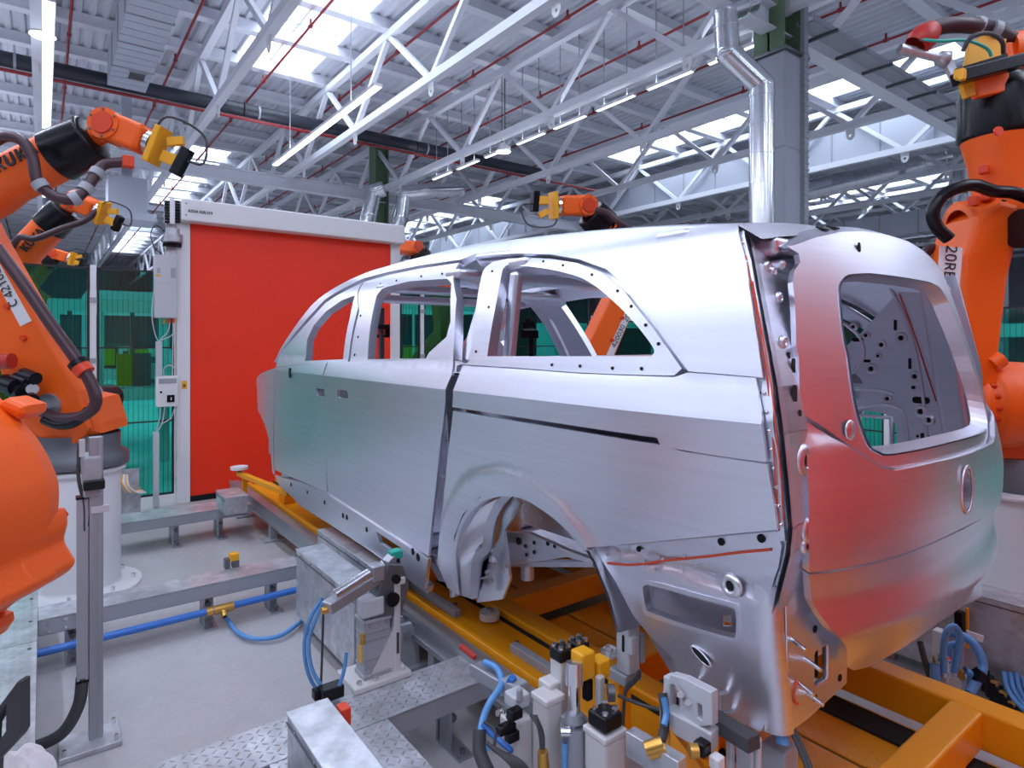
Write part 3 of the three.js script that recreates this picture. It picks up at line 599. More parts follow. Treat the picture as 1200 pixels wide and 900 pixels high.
handle(rdoor, 401.5, 462);
{ const [z, y] = sideSurf.hit(340, 437); part('mirror_hole_disc', slab(roundRect(0.05, 0.075, 0.02), 0.006).rotateY(Math.PI / 2).translate(sideX(y, z) - 0.001, y, z), M.hole, fdoor); }
// rocker with one real opening and black discs for the dark of punched holes
const rockTop = [[321.5, 557], [352, 565], [383, 579], [450, 622], [501.5, 655.5]], rockBot = [[497.5, 690], [478, 671], [430, 639], [384, 609], [347, 586], [328, 570]];
const rocker = both('rocker_panel', sideSurf, px([...rockTop, ...rockBot], 0.015), [px([[441, 623], [469, 641.5], [468.5, 651], [445, 636]], 0.015)], { off: 0.015, thick: 0.02 });
for (const [a, b, s] of [[339, 568, 0.012], [358, 577, 0.01], [378, 589, 0.012], [399.5, 604.5, 0.013], [404, 606.5, 0.013], [427, 621, 0.012], [481, 647, 0.014], [487, 653.5, 0.016]]) { const [z, y] = sideSurf.hit(a, b); part('punched_hole_disc', slab(circle(s, 10, 0, 0, s * 1.3), 0.004).rotateY(Math.PI / 2).translate(sideX(y, z) + 0.0135, y, z), M.hole, rocker); }  // black discs laid on the skin, shade of the holes put into colour
part('rocker_flange', sheet(sideSurf, px([[328, 569], [347, 585], [384, 608], [430, 638], [478, 670], [497, 689], [494, 697], [430, 648], [384, 617], [345, 592]], 0.0), [], { off: 0.03, thick: 0.03 }), M.alu, van);

// door window frames and pillars
const win1 = [[357.5, 423], [360, 397.6], [368, 381], [382, 365], [400.6, 352], [416, 346], [410, 372], [402, 421]], win2 = [[431, 421], [433, 390], [441.5, 346], [447, 339], [454, 336], [480, 329.5], [524, 326.5], [529, 332], [528, 376.6], [523, 395], [503, 413], [499, 420]];
both('front_door_frame', sideSurf, px([[323, 430], [328, 415], [345, 395], [363, 375], [382, 354.5], [410, 338], [425, 331], [420, 360], [408, 423.5], [360, 426.5]], 0.01), [px(win1, 0.01)], { off: 0.01, thick: 0.05, edge: 0.06 });
both('sliding_door_frame', sideSurf, px([[427.5, 330], [457, 322], [492, 315], [538, 308], [535, 350], [533, 390], [531, 420], [480, 421], [410, 423.5], [421, 365]], 0.01), [px(win2, 0.01)], { off: 0.01, thick: 0.05, edge: 0.06 });
for (const [a, b] of [[444, 333], [463, 329], [492, 324], [516.5, 321], [532, 317], [421, 370], [418, 395], [414, 416]]) { const [z, y] = sideSurf.hit(a, b); part('weld_spot', slab(circle(0.008, 8), 0.004).rotateY(Math.PI / 2).translate(sideX(y, z) + 0.0085, y, z), M.hole, van); }
// A-pillar and roof rail above the frames, the water channel beneath
both('roof_rail', sideSurf, px([...roofEdge.slice(0, 11), [598, 293], [557, 297.5], [540, 304], [492, 311], [457, 318], [427, 326], [410, 334], [382, 350], [363, 370], [345, 391], [328, 412]], -0.004), [], { off: -0.004, thick: 0.03, edge: 0.06 });
both('drip_channel', sideSurf, px([[328, 411], [345, 390], [363, 369], [382, 349], [410, 333], [427, 325], [457, 317], [492, 310], [540, 303], [560, 299], [540, 309.5], [492, 316.5], [457, 323.5], [427, 331.5], [410, 339.5], [382, 356.5], [363, 377], [345, 397], [328, 417]], 0.04), [], { off: 0.04, thick: 0.02, edge: 0.06 }, M.alu);
// rear quarter: window frame, upper panel, belt, lower panel with wheel arch
const qwin = spline([[571, 417.5], [575, 390], [580, 362.5], [588, 320], [591, 313.5], [597, 311], [627, 313], [660, 319], [690, 330], [720, 354], [745, 380], [764, 405], [766.5, 413], [763, 417.5]], 44);
both('quarter_window_frame', sideSurf, px([[543, 427], [550, 424], [553, 395], [557, 367], [564, 325], [568, 314], [577, 307], [595, 303], [620, 302], [645, 303], [677, 308.5], [705, 320], [732, 342], [765, 384], [785, 412], [799, 432], [790, 440], [740, 439], [680, 436.5], [600, 430.5]], 0.014), [px(qwin, 0.014)], { off: 0.014, thick: 0.05, edge: 0.05 });
both('quarter_groove', sideSurf, px([...groove, [797, 436], [784, 414], [763, 386], [730, 344], [703, 322], [676, 310.5], [645, 305], [607, 304], [580, 306], [562, 309]], 0.045), [], { off: 0.045, thick: 0.02, edge: 0.05 }, M.alu);
const upper = part('upper_quarter_panel', sheet(sideSurf, px([...groove, [806, 435], [850, 438.5], [894, 442.5], [888, 400], [880, 350], [873, 305], [865, 264], [820, 264.5], [760, 266.5], [700, 270.5], [650, 275.5], [600, 282], [565, 291]]), [], { edge: 0.05 }), M.alu, van);
part('upper_quarter_panel', sheet(sideSurf, px([...groove, [806, 435], [850, 438.5], [894, 442.5], [888, 400], [880, 350], [873, 305], [865, 264], [820, 264.5], [760, 266.5], [700, 270.5], [650, 275.5], [600, 282], [565, 291]]).map(([z, y]) => [Math.min(z, -1.0), y]), [], { edge: 0.05, mirror: true }), M.alu, van);
for (const [a, b] of [[577, 318], [573, 360], [558, 412], [612, 305.5], [637, 306.5], [660, 311], [694, 322], [724, 341], [740, 359], [757, 381], [772, 403], [647, 427.5], [680, 429], [718, 431.5], [752, 432]]) { const [z, y] = sideSurf.hit(a, b, 0.014); part('weld_spot', slab(circle(0.006, 8), 0.004).rotateY(Math.PI / 2).translate(sideX(y, z) + 0.0125, y, z), M.hole, van); }
creased('belt_panel', px([[542, 428.5], [600, 432], [680, 438], [740, 440.5], [790, 442], [806, 436.5], [850, 440], [886, 443], [893, 490], [898, 541.5], [850, 535.5], [800, 527.5], [774, 523.5], [770, 513], [650, 495.5], [530, 477], [531, 462], [536, 445]]), [], { edge: 0.05 });
both('slot_cavity', sideSurf, [[-2.46, 1.22], [-1.12, 1.22], [-1.12, 1.57], [-2.46, 1.57]], [], { off: 0.15 });
for (const [a, b] of [[[-2.46, 1.22], [-1.12, 1.224]], [[-2.46, 1.566], [-1.12, 1.57]], [[-2.46, 1.22], [-2.456, 1.57]], [[-1.124, 1.22], [-1.12, 1.57]]]) both('slot_wall', sideSurf, [a, [b[0], a[1]], b, [a[0], b[1]]], [], { off: 0.014, thick: 0.14 });
const lowOut = [[531, 481.5], [650, 501], [772, 521], [800, 529], [850, 537], [899, 544], [906, 585], [911, 620.5], [850, 626], [780, 633], [712, 640], [685, 641], ...archIn.slice().reverse().slice(1), [541, 697], [527, 688], [513, 657], [517, 620], [521, 570], [525, 530]];
const archC = sideSurf.hit(612, 672);
const archFlare = (u, v) => { const r = Math.hypot((u + 1.95) / 0.62, (v - 0.62) / 0.58); return -0.012 * smooth(1.04, 0.95, r); };
const [pz, py_] = [-1.39, 1.25];
both('lower_quarter_panel', sideSurf, px(lowOut), [], { edge: 0.045, bulge: archFlare, farHoles: [roundRect(0.2, 0.24, 0.06, pz, py_)] });
part('arch_lip', sheet(sideSurf, px([...spline(archIn, 40), [690, 645], ...spline(archIn.map(([a, b]) => [a + (612 - a) * 0.04, b + (690 - b) * 0.05]), 40).reverse()], -0.01), [], { off: -0.012, thick: 0.04, edge: 0.04 }), M.alu, van);
// flange strip of the tailgate opening on the side edge, with red sealer beads
both('rear_flange', sideSurf, px([[865, 264], [872, 263], [880, 305], [889, 355], [899, 412], [907, 470], [913, 540], [917, 600], [920, 634], [911, 634], [911, 620], [906, 585], [899, 542], [894, 442], [888, 400], [880, 350], [873, 305]], 0.02), [], { off: 0.02, thick: 0.02, edge: 0.05 });
for (const s of [[[874, 300], [883, 345], [893, 405], [900, 455], [906, 520], [911, 600], [913, 622]], [[882, 330], [893, 390], [902, 440], [909, 500], [915, 560], [918, 610]]]) part('sealer_bead', hose(s.map(([a, b]) => { const [z, y] = sideSurf.hit(a, b, 0.018); return V(sideX(y, z) + 0.018, y, z); }), 0.002, 6), M.sealer, van);
for (let i = 0; i < 16; i++) { const t = i / 15, [z, y] = sideSurf.hit(870 + 45 * t ** 0.9, 285 + 330 * t, 0.018); part('rivet', new THREE.SphereGeometry(0.006, 8, 6).translate(sideX(y, z) + 0.018, y, z), M.chrome, van); }
// lower rear side panel behind the missing bumper
const lowRear = [[696, 642], [760, 636.5], [850, 628], [910, 622.5], [916, 640], [912, 665], [903, 690], [893, 720], [889, 745], [893, 775], [898, 805], [902, 835], [903, 860], [884, 863], [822, 831], [792, 815], [780, 770], [757, 748], [739, 722], [720, 680]];
const slotWin = spline([[753, 690], [756, 686], [770, 688], [820, 702], [857, 712], [862, 717], [862, 743], [857, 747], [820, 737], [766, 719], [757, 712], [753, 690]], 40);
const rearBulge = (u, v) => 0.03 * smooth(0.95, 0.62, v) + 0.012 * smooth(0.035, 0.0, Math.abs(v - 1.02));
const rearSide = both('rear_side_panel', sideSurf, px(lowRear, 0.05).map(([z, y]) => [y < 1.04 ? Math.min(z, -0.965) : z, y]), [px(slotWin.slice(0, -1), 0.05)], { off: 0.05, thick: 0.02, edge: 0.045, bulge: rearBulge });
{ // rounded rear corner
  const rows = Array.from({ length: 11 }, (_, i) => 0.615 + 0.425 * i / 10), pt = (y, a) => { const x0 = sideX(y, -0.965) + 0.05 + rearBulge(0, y), r = 0.055; return V(x0 + r - r * Math.cos(a), y, -0.965 + r * Math.sin(a)); };
  const pos = []; for (let i = 0; i < 10; i++) for (let k = 0; k < 8; k++) { const q = (ii, kk) => pt(rows[ii], kk / 8 * Math.PI / 2), A = q(i, k), B = q(i, k + 1), C = q(i + 1, k + 1), D = q(i + 1, k); for (const p of [A, B, C, A, C, D]) pos.push(p.x, p.y, p.z); }
  const g = new THREE.BufferGeometry(); g.setAttribute('position', new THREE.Float32BufferAttribute(pos, 3)); const m = mergeVertices(g, 1e-5); m.computeVertexNormals(); part('rear_corner', m, M.alu, rearSide);
}
part('slot_window_flange', sheet(sideSurf, px(spline([[749, 686], [754, 681], [771, 683], [821, 697], [859, 707], [866, 714], [866, 746], [859, 752], [820, 742], [764, 724], [753, 715], [749, 686]], 40).slice(0, -1), 0.045), [px(slotWin.slice(0, -1), 0.045)], { off: 0.045, thick: 0.03, edge: 0.05 }), M.alu, rearSide);
part('inner_side_panel', sheet(sideSurf, px([[700, 645], [905, 625], [905, 820], [790, 800], [740, 715]], 0.16), [px([[845, 722], [855, 722], [855, 735], [845, 735]], 0.16)], { off: 0.17, thick: 0.01, edge: 0.06 }), M.alu, van);
const onSide = (a, b, off) => { const [z, y] = sideSurf.hit(a, b, off); return V(sideX(y, z) + off, y, z); };
const dimple = (p, out, r, parent, m = M.bowl) => { const q = p.clone().addScaledVector(out, 0.012); part('dimple', turned([[r, 0], [r * 0.92, 0.6], [r * 0.7, 1], [r * 0.45, 0.9], [r * 0.42, 0.2]], p, q, 20), m, parent); part('dimple_hole_disc', rod(p.clone().addScaledVector(out, 0.003), p.clone().addScaledVector(out, 0.0045), r * 0.4, r * 0.4, 14), M.hole, parent); };  // the dimple centre is a black disc painting the dark inside
dimple(onSide(857, 686, 0.05), V(-1, 0, 0), 0.035, rearSide);
for (const [a, b, s] of [[748.5, 643.5, 0.009], [845, 635, 0.011], [892, 631, 0.012], [712, 650, 0.006], [731, 646, 0.006], [754, 658, 0.006], [777, 655, 0.006], [802, 651, 0.006], [769, 667, 0.006], [793, 664, 0.006], [817, 661, 0.006]]) { const p = onSide(a, b, 0.048); part('punched_hole_disc', slab(circle(s, 10), 0.004).rotateY(Math.PI / 2).translate(p.x, p.y, p.z), s > 0.008 ? M.hole : M.chrome, rearSide); }
part('sealer_bead', hose([[712, 660], [740, 662], [780, 657], [830, 652], [870, 647], [904, 644]].map(([a, b]) => onSide(a, b, 0.048)), 0.004, 6), M.sealer, rearSide);
{ const p = onSide(823, 768, 0.066); part('oval_hole_disc', slab(circle(0.034, 24, 0, 0, 0.011), 0.006).rotateY(Math.PI / 2).rotateX(0.45).translate(p.x - 0.006, p.y, p.z), M.hole, rearSide); part('oval_rim', new THREE.TorusGeometry(0.036, 0.004, 8, 28).scale(1, 0.3, 1).rotateY(Math.PI / 2).rotateX(0.45).translate(p.x - 0.006, p.y, p.z), M.bowl, rearSide); }
for (const [a, b] of [[820, 797], [852, 811], [858, 833]]) { const p = onSide(a, b, 0.078); part('stud', rod(p, p.clone().add(V(-0.05, 0.012, 0)), 0.007, 0.006, 10), M.chrome, rearSide); }
for (const [x0, y0, x1, y1] of [[812, 772, 812, 824], [843, 790, 844, 842]]) part('seam', hose([onSide(x0, y0, 0.078), onSide((x0 + x1) / 2, (y0 + y1) / 2, 0.079), onSide(x1, y1, 0.078)], 0.003, 6), M.alu, rearSide);

// tailgate opening: shut face of the rear pillars
const shut = [[865, 264], [872, 300], [880, 345], [890, 400], [900, 455], [907, 510], [913, 570], [917, 620], [914, 650], [904, 690], [898, 720]];
function ruled(A, B, n = 1, thick = 0.012) {
  const rows = A.map((a, i) => Array.from({ length: n + 1 }, (_, k) => a.clone().lerp(B[i], k / n))), pos = [];
  const nrm = i => { const j = Math.min(i, A.length - 2); return A[j + 1].clone().sub(A[j]).cross(B[j].clone().sub(A[j])).normalize(); };
  const quad = (a, b, c, d) => pos.push(a, b, c, a, c, d);
  for (let i = 0; i + 1 < rows.length; i++) for (let k = 0; k < n; k++) { quad(rows[i][k], rows[i + 1][k], rows[i + 1][k + 1], rows[i][k + 1]); const o = p => p.clone().addScaledVector(nrm(i), thick); quad(o(rows[i][k]), o(rows[i][k + 1]), o(rows[i + 1][k + 1]), o(rows[i + 1][k])); }
  const g = new THREE.BufferGeometry(); g.setAttribute('position', new THREE.Float32BufferAttribute(pos.flatMap(p => [p.x, p.y, p.z]), 3)); const m = mergeVertices(g, 1e-5); m.computeVertexNormals(); return m.toNonIndexed();
}
const flipX = g => { const h = g.clone().applyMatrix4(new THREE.Matrix4().makeScale(-1, 1, 1).setPosition(2 * CX, 0, 0)); for (const k of ['position', 'normal']) { const a = h.attributes[k].array; for (let i = 0; i < a.length; i += 9) for (let c = 0; c < 3; c++) { const q = a[i + 3 + c]; a[i + 3 + c] = a[i + 6 + c]; a[i + 6 + c] = q; } } return h; };
const sA = shut.map(([a, b]) => onSide(a + 6, b, 0.03)), sB = sA.map((p, i) => p.clone().add(V(0.05, 0, 0.045 - 0.06))), sC = sA.map(p => p.clone().add(V(0.36, -0.01, -0.06)));
const shutFace = part('pillar_shut_face', [ruled(sA, sB), ruled(sB, sC)], M.alu, van);
{ const at = (t, f) => { const k = t * (sB.length - 1), i = Math.min(Math.floor(k), sB.length - 2); return sB[i].clone().lerp(sB[i + 1], k - i).lerp(sC[i].clone().lerp(sC[i + 1], k - i), f * 0.75); }; const out = V(0.14, 0, 1).normalize();
  for (const [t, f, r] of [[0.12, 0.2, 0.018], [0.13, 0.36, 0.018], [0.2, 0.4, 0.02], [0.3, 0.25, 0.02], [0.56, 0.35, 0.045], [0.62, 0.45, 0.018], [0.74, 0.36, 0.042], [0.8, 0.3, 0.025], [0.8, 0.5, 0.024]]) dimple(at(t, f).addScaledVector(out, 0.012), out, r, shutFace, M.alu);
  for (const [t, f, w, h] of [[0.36, 0.42, 0.02, 0.06], [0.42, 0.3, 0.03, 0.06], [0.46, 0.4, 0.012, 0.018], [0.33, 0.35, 0.014, 0.02]]) { const p = at(t, f).addScaledVector(out, 0.014); part('punched_slot_patch', slab(roundRect(w, h, w * 0.4), 0.004).rotateY(0.14).translate(p.x, p.y, p.z), M.hole, shutFace); }  // black patches painted as dark openings
  part('shut_rib', hose([0.28, 0.4, 0.5, 0.6, 0.7, 0.8, 0.9].map(t => at(t, 0.72)), 0.014, 8), M.alu, shutFace);
}
{ // hinge pocket at the roof corner
  const p = atD(905, 297, 1.98), k = part('hinge_pocket', [box(0.16, 0.04, 0.12, p.x + 0.04, p.y - 0.045, p.z, 0.015), box(0.15, 0.1, 0.02, p.x + 0.05, p.y, p.z - 0.05, 0.008)], M.alu, van);
  part('hinge_hole_disc', rod(p.clone().add(V(0.02, 0.0, -0.035)), p.clone().add(V(0.02, 0.0, -0.03)), 0.028, 0.028, 16), M.hole, k);
}
part('rear_header', [span(1.78, 3.08, 1.97, 2.03, -1.12, -1.03, 0.02)], M.alu, van);
// rear end panel below the tailgate and its corner
{
  const zr = -0.925, e = part('rear_end_panel', [1, -1].map(s => slab([[1.655, 0.618], [1.75, 0.62], [1.99, 0.645], [2.0, 0.90], [1.95, 0.97], [1.70, 1.06], [1.63, 1.04], [1.64, 0.8]].map(([x, y]) => [s > 0 ? x : 2 * CX - x, y]), 0.02, 0.006, [roundRect(0.075, 0.1, 0.008, s > 0 ? 1.83 : 3.03, 0.75)]).translate(0, 0, zr)), M.alu, van);
  part('access_hole_backing', [box(0.095, 0.12, 0.01, 1.83, 0.75, zr - 0.03)], M.hole, e);  // black plate behind the opening, painting its inner shade
  for (const [x, y] of [[1.66, 0.88], [1.74, 0.80], [1.70, 0.745], [1.75, 0.70]]) part('stud', rod(V(x, y, zr), V(x - 0.012, y - 0.01, zr + 0.06), 0.007, 0.006, 10), M.chrome, e);
  for (const [x, y] of [[1.79, 0.87], [1.79, 0.67], [1.91, 0.84], [1.94, 0.68]]) part('punched_hole_disc', rod(V(x, y, zr + 0.009), V(x, y, zr + 0.012), 0.011, 0.011, 12), M.hole, e);
  part('sealer_bead', new THREE.TorusGeometry(0.035, 0.004, 6, 14, 2.4).rotateZ(2).translate(1.705, 0.72, zr + 0.012), M.sealer, e);
}
// tailgate -- half outlines mirrored about the middle of the van
const sym = half => [...half, ...half.slice().reverse().map(([x, y]) => [2 * CX - x, y])].filter(([x, y], i, a) => i === 0 || Math.hypot(x - a[i - 1][0], y - a[i - 1][1]) > 1e-4);
const tp = (list, off = 0) => list.map(([a, b]) => { const p = tailSurf.hit(a, b, off); return [Math.min(p[0], CX), p[1]]; });
const gateWin = spline(tp([[1018, 320], [1000, 321], [992, 323], [986, 328], [982, 337], [982.5, 350], [984, 370], [988, 400], [992, 417], [997, 455], [1005, 493], [1017, 523], [1028, 531], [1038, 534], [1067, 530], [1110, 520]]), 46);
const gate = part('tailgate_upper', sheet(tailSurf, sym([...tp([[1110, 538], [1100, 540], [1050, 549.5], [1033, 546], [1017, 536], [980, 511.5], [945, 487.5], [938, 480], [937, 473], [936, 417], [933, 405], [932, 363], [929, 330], [931, 317], [938, 307], [936, 297], [921, 288]]), ...[[1.83, 1.998], [1.95, 2.034], [2.1, 2.066], [2.25, 2.083], [2.4299, 2.088]]]), [sym(gateWin)], { thick: 0.02, edge: 0.05 }), M.alu, van);
const gate2 = part('tailgate_lower', sheet(tailSurf, sym([...tp([[1114, 538], [1100, 541], [1050, 551.5], [1033, 548], [1017, 538], [980, 513.5], [945, 489.5], [946, 560], [947, 620], [948, 671], [1000, 664], [1050, 652], [1100, 632], [1125, 620]], 0.02)]), [circle(0.045, 26, CX, 1.218, 0.075)], { off: 0.02, thick: 0.03, edge: 0.045, bulge: (u, v) => -0.02 * smooth(1.40, 1.46, v) }), M.alu, van);
part('tailgate_bottom', sheet(tailSurf, sym([...tp([[1125, 622], [1100, 634], [1050, 654], [1000, 666], [948.5, 673.5], [951, 705], [964, 733], [980, 752], [992, 767], [1003, 786], [1009, 789], [1025, 785], [1060, 766], [1100, 738], [1110, 730]])]), [], { off: 0, thick: 0.03, edge: 0.05, bulge: (u, v) => 0.03 * smooth(1.0, 0.86, v) - 0.05 * smooth(0.88, 0.74, v) }), M.alu, van);
{ const z = tailZ(CX, 1.218) + 0.02; const w = part('emblem_well', rod(V(CX, 1.218, z - 0.06), V(CX, 1.218, z - 0.05), 0.06, 0.06, 24), M.darkSteel, gate2); part('emblem_well_rim', new THREE.TorusGeometry(0.05, 0.004, 8, 30).scale(0.95, 1.52, 1).translate(CX, 1.218, z + 0.002), M.alu, gate2); }
part('window_flange', (() => { const w = dense(sym(gateWin), 0.05), a = w.map(([x, y]) => V(x, y, tailZ(x, y) + 0.003)), b = w.map(([x, y]) => V(CX + (x - CX) * 0.955, 1.62 + (y - 1.62) * 0.94, tailZ(x, y) - 0.045)); return ruled([...a, a[0]], [...b, b[0]], 2, 0.006); })(), M.alu, gate);
{ const xs = Array.from({ length: 21 }, (_, i) => CX - 0.64 + 1.28 * i / 20), ty = x => 2.088 - 0.095 * (Math.abs(x - CX) / 0.63) ** 2.4;
  const A = xs.map(x => V(x, ty(x) - 0.004, tailZ(x, ty(x)) + 0.002)), B = xs.map(x => V(CX + (x - CX) * 0.97, ty(x) + 0.022, tailZ(x, ty(x)) - 0.05)), C = xs.map(x => V(CX + (x - CX) * 0.94, ty(x) + 0.024, tailZ(x, ty(x)) - 0.12));
  part('spoiler_top', [ruled(B, A), ruled(C, B)], M.alu, gate);
  for (const i of [4, 5]) { const p = B[i].clone().lerp(A[i], 0.25).add(V(0, 0.004, 0)); part('spoiler_slot_patch', slab(roundRect(0.022, 0.05, 0.01), 0.004).rotateX(-1.2).rotateY(-0.3).translate(p.x, p.y, p.z), M.hole, gate); } }
{ const [x, y] = tailSurf.hit(1006, 291); part('washer_hole_disc', slab(circle(0.009, 12, 0, 0, 0.02), 0.004).translate(x, y, tailZ(x, y) + 0.002), M.hole, gate); const [x2, y2] = tailSurf.hit(996, 504); part('bump_stop', turned([[0.03, 0], [0.028, 0.6], [0.012, 1], [0.001, 1]], V(x2, y2, tailZ(x2, y2)), V(x2, y2, tailZ(x2, y2) + 0.01), 16), M.alu, gate); }
{ const n = 14, A = [], B = []; const [z, y] = sideSurf.hit(865, 264); const x0 = sideX(y, z), w = CX - x0; for (let i = 0; i <= n; i++) { const q = -1 + 2 * i / n, yy = y + 0.055 * (1 - Math.abs(q) ** 2.6); A.push(V(CX + q * w, yy, z)); B.push(V(CX + q * w * 0.98, yy - 0.05, z + 0.07)); } part('roof_gutter', ruled(A, B, 1, 0.01), M.alu, van); }
// roof skin
{
  const rail = px(spline(roofEdge.slice(5), 40)), nx = 16, pos = [], idx = [];
  rail.forEach(([z, y]) => { const x0 = sideX(y, z), w = CX - x0; for (let i = 0; i <= nx; i++) { const q = -1 + 2 * i / nx; pos.push(CX + q * w, y + 0.055 * (1 - Math.abs(q) ** 2.6), z); } });
  for (let r = 0; r + 1 < rail.length; r++) for (let i = 0; i < nx; i++) { const a = r * (nx + 1) + i, b = a + nx + 1; idx.push(a, a + 1, b, b, a + 1, b + 1); }
  const g = new THREE.BufferGeometry(); g.setAttribute('position', new THREE.Float32BufferAttribute(pos, 3)); g.setIndex(idx); g.computeVertexNormals();
  const inner = g.clone().translate(0, -0.03, 0);
  part('roof_skin', [g, inner], M.alu, van);
}
// inside: floor pan, roof bows, cowl, wheelhouses, lining of the far rear quarter
part('floor_pan', [span(1.56, 3.30, 0.60, 0.64, -5.2, -2.45), span(1.92, 2.94, 0.72, 0.75, -2.45, -0.98), ...[-4.6, -3.6, -2.9].map(z => span(1.56, 3.3, 0.64, 0.72, z - 0.1, z + 0.1, 0.02))], M.alu, van);
for (const z of [-1.35, -2.2, -2.75, -3.6]) part('roof_bow', span(1.68, 3.18, z < -3 ? 2.02 : 2.03, z < -3 ? 2.07 : 2.08, z - 0.07, z + 0.07, 0.02), M.alu, van);
part('windscreen_header', span(1.78, 3.08, 1.98, 2.03, -4.05, -3.9, 0.02), M.alu, van);
part('cowl', [span(1.62, 3.24, 1.3, 1.52, -5.35, -5.2, 0.03), span(1.6, 3.26, 0.64, 1.3, -5.24, -5.2)], M.alu, van);
part('front_module', [span(1.75, 1.9, 0.7, 0.9, -6.0, -5.2, 0.02), span(2.96, 3.11, 0.7, 0.9, -6.0, -5.2, 0.02), span(1.7, 3.16, 0.65, 0.95, -6.08, -6.0, 0.02)], M.alu, van);
for (const s of [1, -1]) { // inner pillars
  const X = x => s > 0 ? x : 2 * CX - x;
  part('centre_pillar', [bar(V(X(1.60), 0.64, -2.50), V(X(1.60), 1.60, -2.46), 0.09, 0.10, 0.02, V(0, 0, 1)), bar(V(X(1.60), 1.60, -2.46), V(X(1.73), 2.04, -2.42), 0.07, 0.09, 0.02, V(0, 0, 1))], M.alu, van);
  part('pillar_rib', [bar(V(X(1.63), 1.0, -2.28), V(X(1.70), 2.02, -2.22), 0.05, 0.06, 0.02, V(0, 0, 1))], M.alu, van);
  const arch = []; for (let i = 0; i <= 14; i++) { const a = Math.PI * (i / 14), z = archC[0] + 0.5 * Math.cos(a), y = 0.63 + 0.52 * Math.sin(a); arch.push([z, Math.min(y, 1.13)]); }
  arch.splice(0, 1); arch.pop();
  const A = arch.map(([z, y]) => V(X(sideX(y, z) + 0.02), y, z)), B = arch.map(([z, y]) => V(X(1.84), y - 0.01, z));
  part('wheelhouse', ruled(A, B, 3), M.bowl, van);
  part('wheelhouse_wall', slab([...arch.filter(q => q[1] > 0.84), [archC[0] - 0.42, 0.84], [archC[0] + 0.42, 0.86]].map(([z, y]) => [-z, y]), 0.012).rotateY(Math.PI / 2).translate(X(1.84), 0, 0), M.bowl, van);
  // slab rotated so that its first coordinate runs along z
}
{ // pressings within the near wheel arch
  const L = (list, x) => spline(list, 24).map(([a, b]) => atX(a, b, x));
  part('arch_brace', ruled(L([[592, 578], [582, 590], [574, 606], [570, 625], [567, 640], [556, 655], [554, 700]], 1.53), L([[604, 578], [592, 592], [584, 608], [580, 627], [577, 643], [566, 658], [562, 700]], 1.54), 1, 0.015), M.alu, van);
  part('front_liner', ruled(L([[545, 603], [538, 625], [534, 650], [532, 675], [534, 695]], 1.50), L([[592, 580], [575, 604], [570, 630], [556, 660], [555, 702]], 1.56), 2, 0.01), M.bowl, van);
  const side = [[604, 580], [590, 598], [585, 630], [577, 648], [566, 660], [560, 706], [590, 702], [599, 678], [592, 622], [612, 590]];
  const anchor = part('anchor_panel', slab(side.map(([a, b]) => { const p = atX(a, b, 1.60); return [-p.z, p.y]; }), 0.012, 0, [(p => roundRect(0.06, 0.035, 0.01, -p.z, p.y))(atX(578, 656, 1.60)), ...[[562, 647], [563, 682], [592, 669], [578, 680], [595, 663]].map(([a, b]) => { const p = atX(a, b, 1.60); return circle(0.011, 10, -p.z, p.y); })]).rotateY(Math.PI / 2).translate(1.60, 0, 0), M.bowl, van);
  for (const [a, b] of [[574, 670], [566, 677]]) { const p = atX(a, b, 1.59); part('stud', rod(p, p.clone().add(V(-0.035, 0.01, 0.01)), 0.007, 0.006, 8), M.chrome, anchor); }
  const rail = part('frame_rail', [slab([[591, 622], [622, 624], [640, 632], [662, 642], [700, 656], [698, 660], [668, 652], [640, 656], [602, 661]].map(([a, b]) => { const p = atX(a, b, 1.68); return [-p.z, p.y]; }), 0.03, 0.004).rotateY(Math.PI / 2).translate(1.68, 0, 0), bar(atX(600, 660, 1.70), atX(700, 660, 1.70), 0.05, 0.02)], M.alu, van);
  for (const [a, b, r] of [[608, 634, 0.017], [616, 640, 0.008], [626, 636, 0.008], [626, 647, 0.008], [642, 637, 0.009], [650, 640, 0.008], [617, 650, 0.007]]) { const p = atX(a, b, 1.664); part('punched_hole_disc', rod(p, p.clone().add(V(-0.003, 0, 0)), r, r, 12), M.hole, rail); }
  { const p = atX(618, 660, 1.74); part('damper_mount', rod(p, p.clone().add(V(0, -0.07, 0)), 0.03, 0.03, 16), M.alu, rail); }
  { const p = atX(632, 607, 1.80); part('liner_hole', rod(p, p.clone().add(V(-0.004, 0, 0)), 0.014, 0.014, 12), M.white, rail); }
  // jamb behind the gap between the sliding door and the quarter
  part('door_jamb', sheet(sideSurf, px([[526, 424], [546, 424], [542, 480], [534, 560], [526, 640], [540, 690], [510, 694], [494, 664], [506, 580], [514, 500]], 0.07).map(([z, y], i) => [z + (i > 0 && i < 6 ? 0.06 : -0.12), y]), [], { off: 0.16, thick: 0.01 }), M.alu, van);
  for (const [a, b] of [[524, 455], [522, 515], [519, 560]]) { const p = onSide(a, b, 0.06); part('jamb_bracket', box(0.03, 0.02, 0.05, p.x, p.y, p.z, 0.004), M.alu, van); }
}
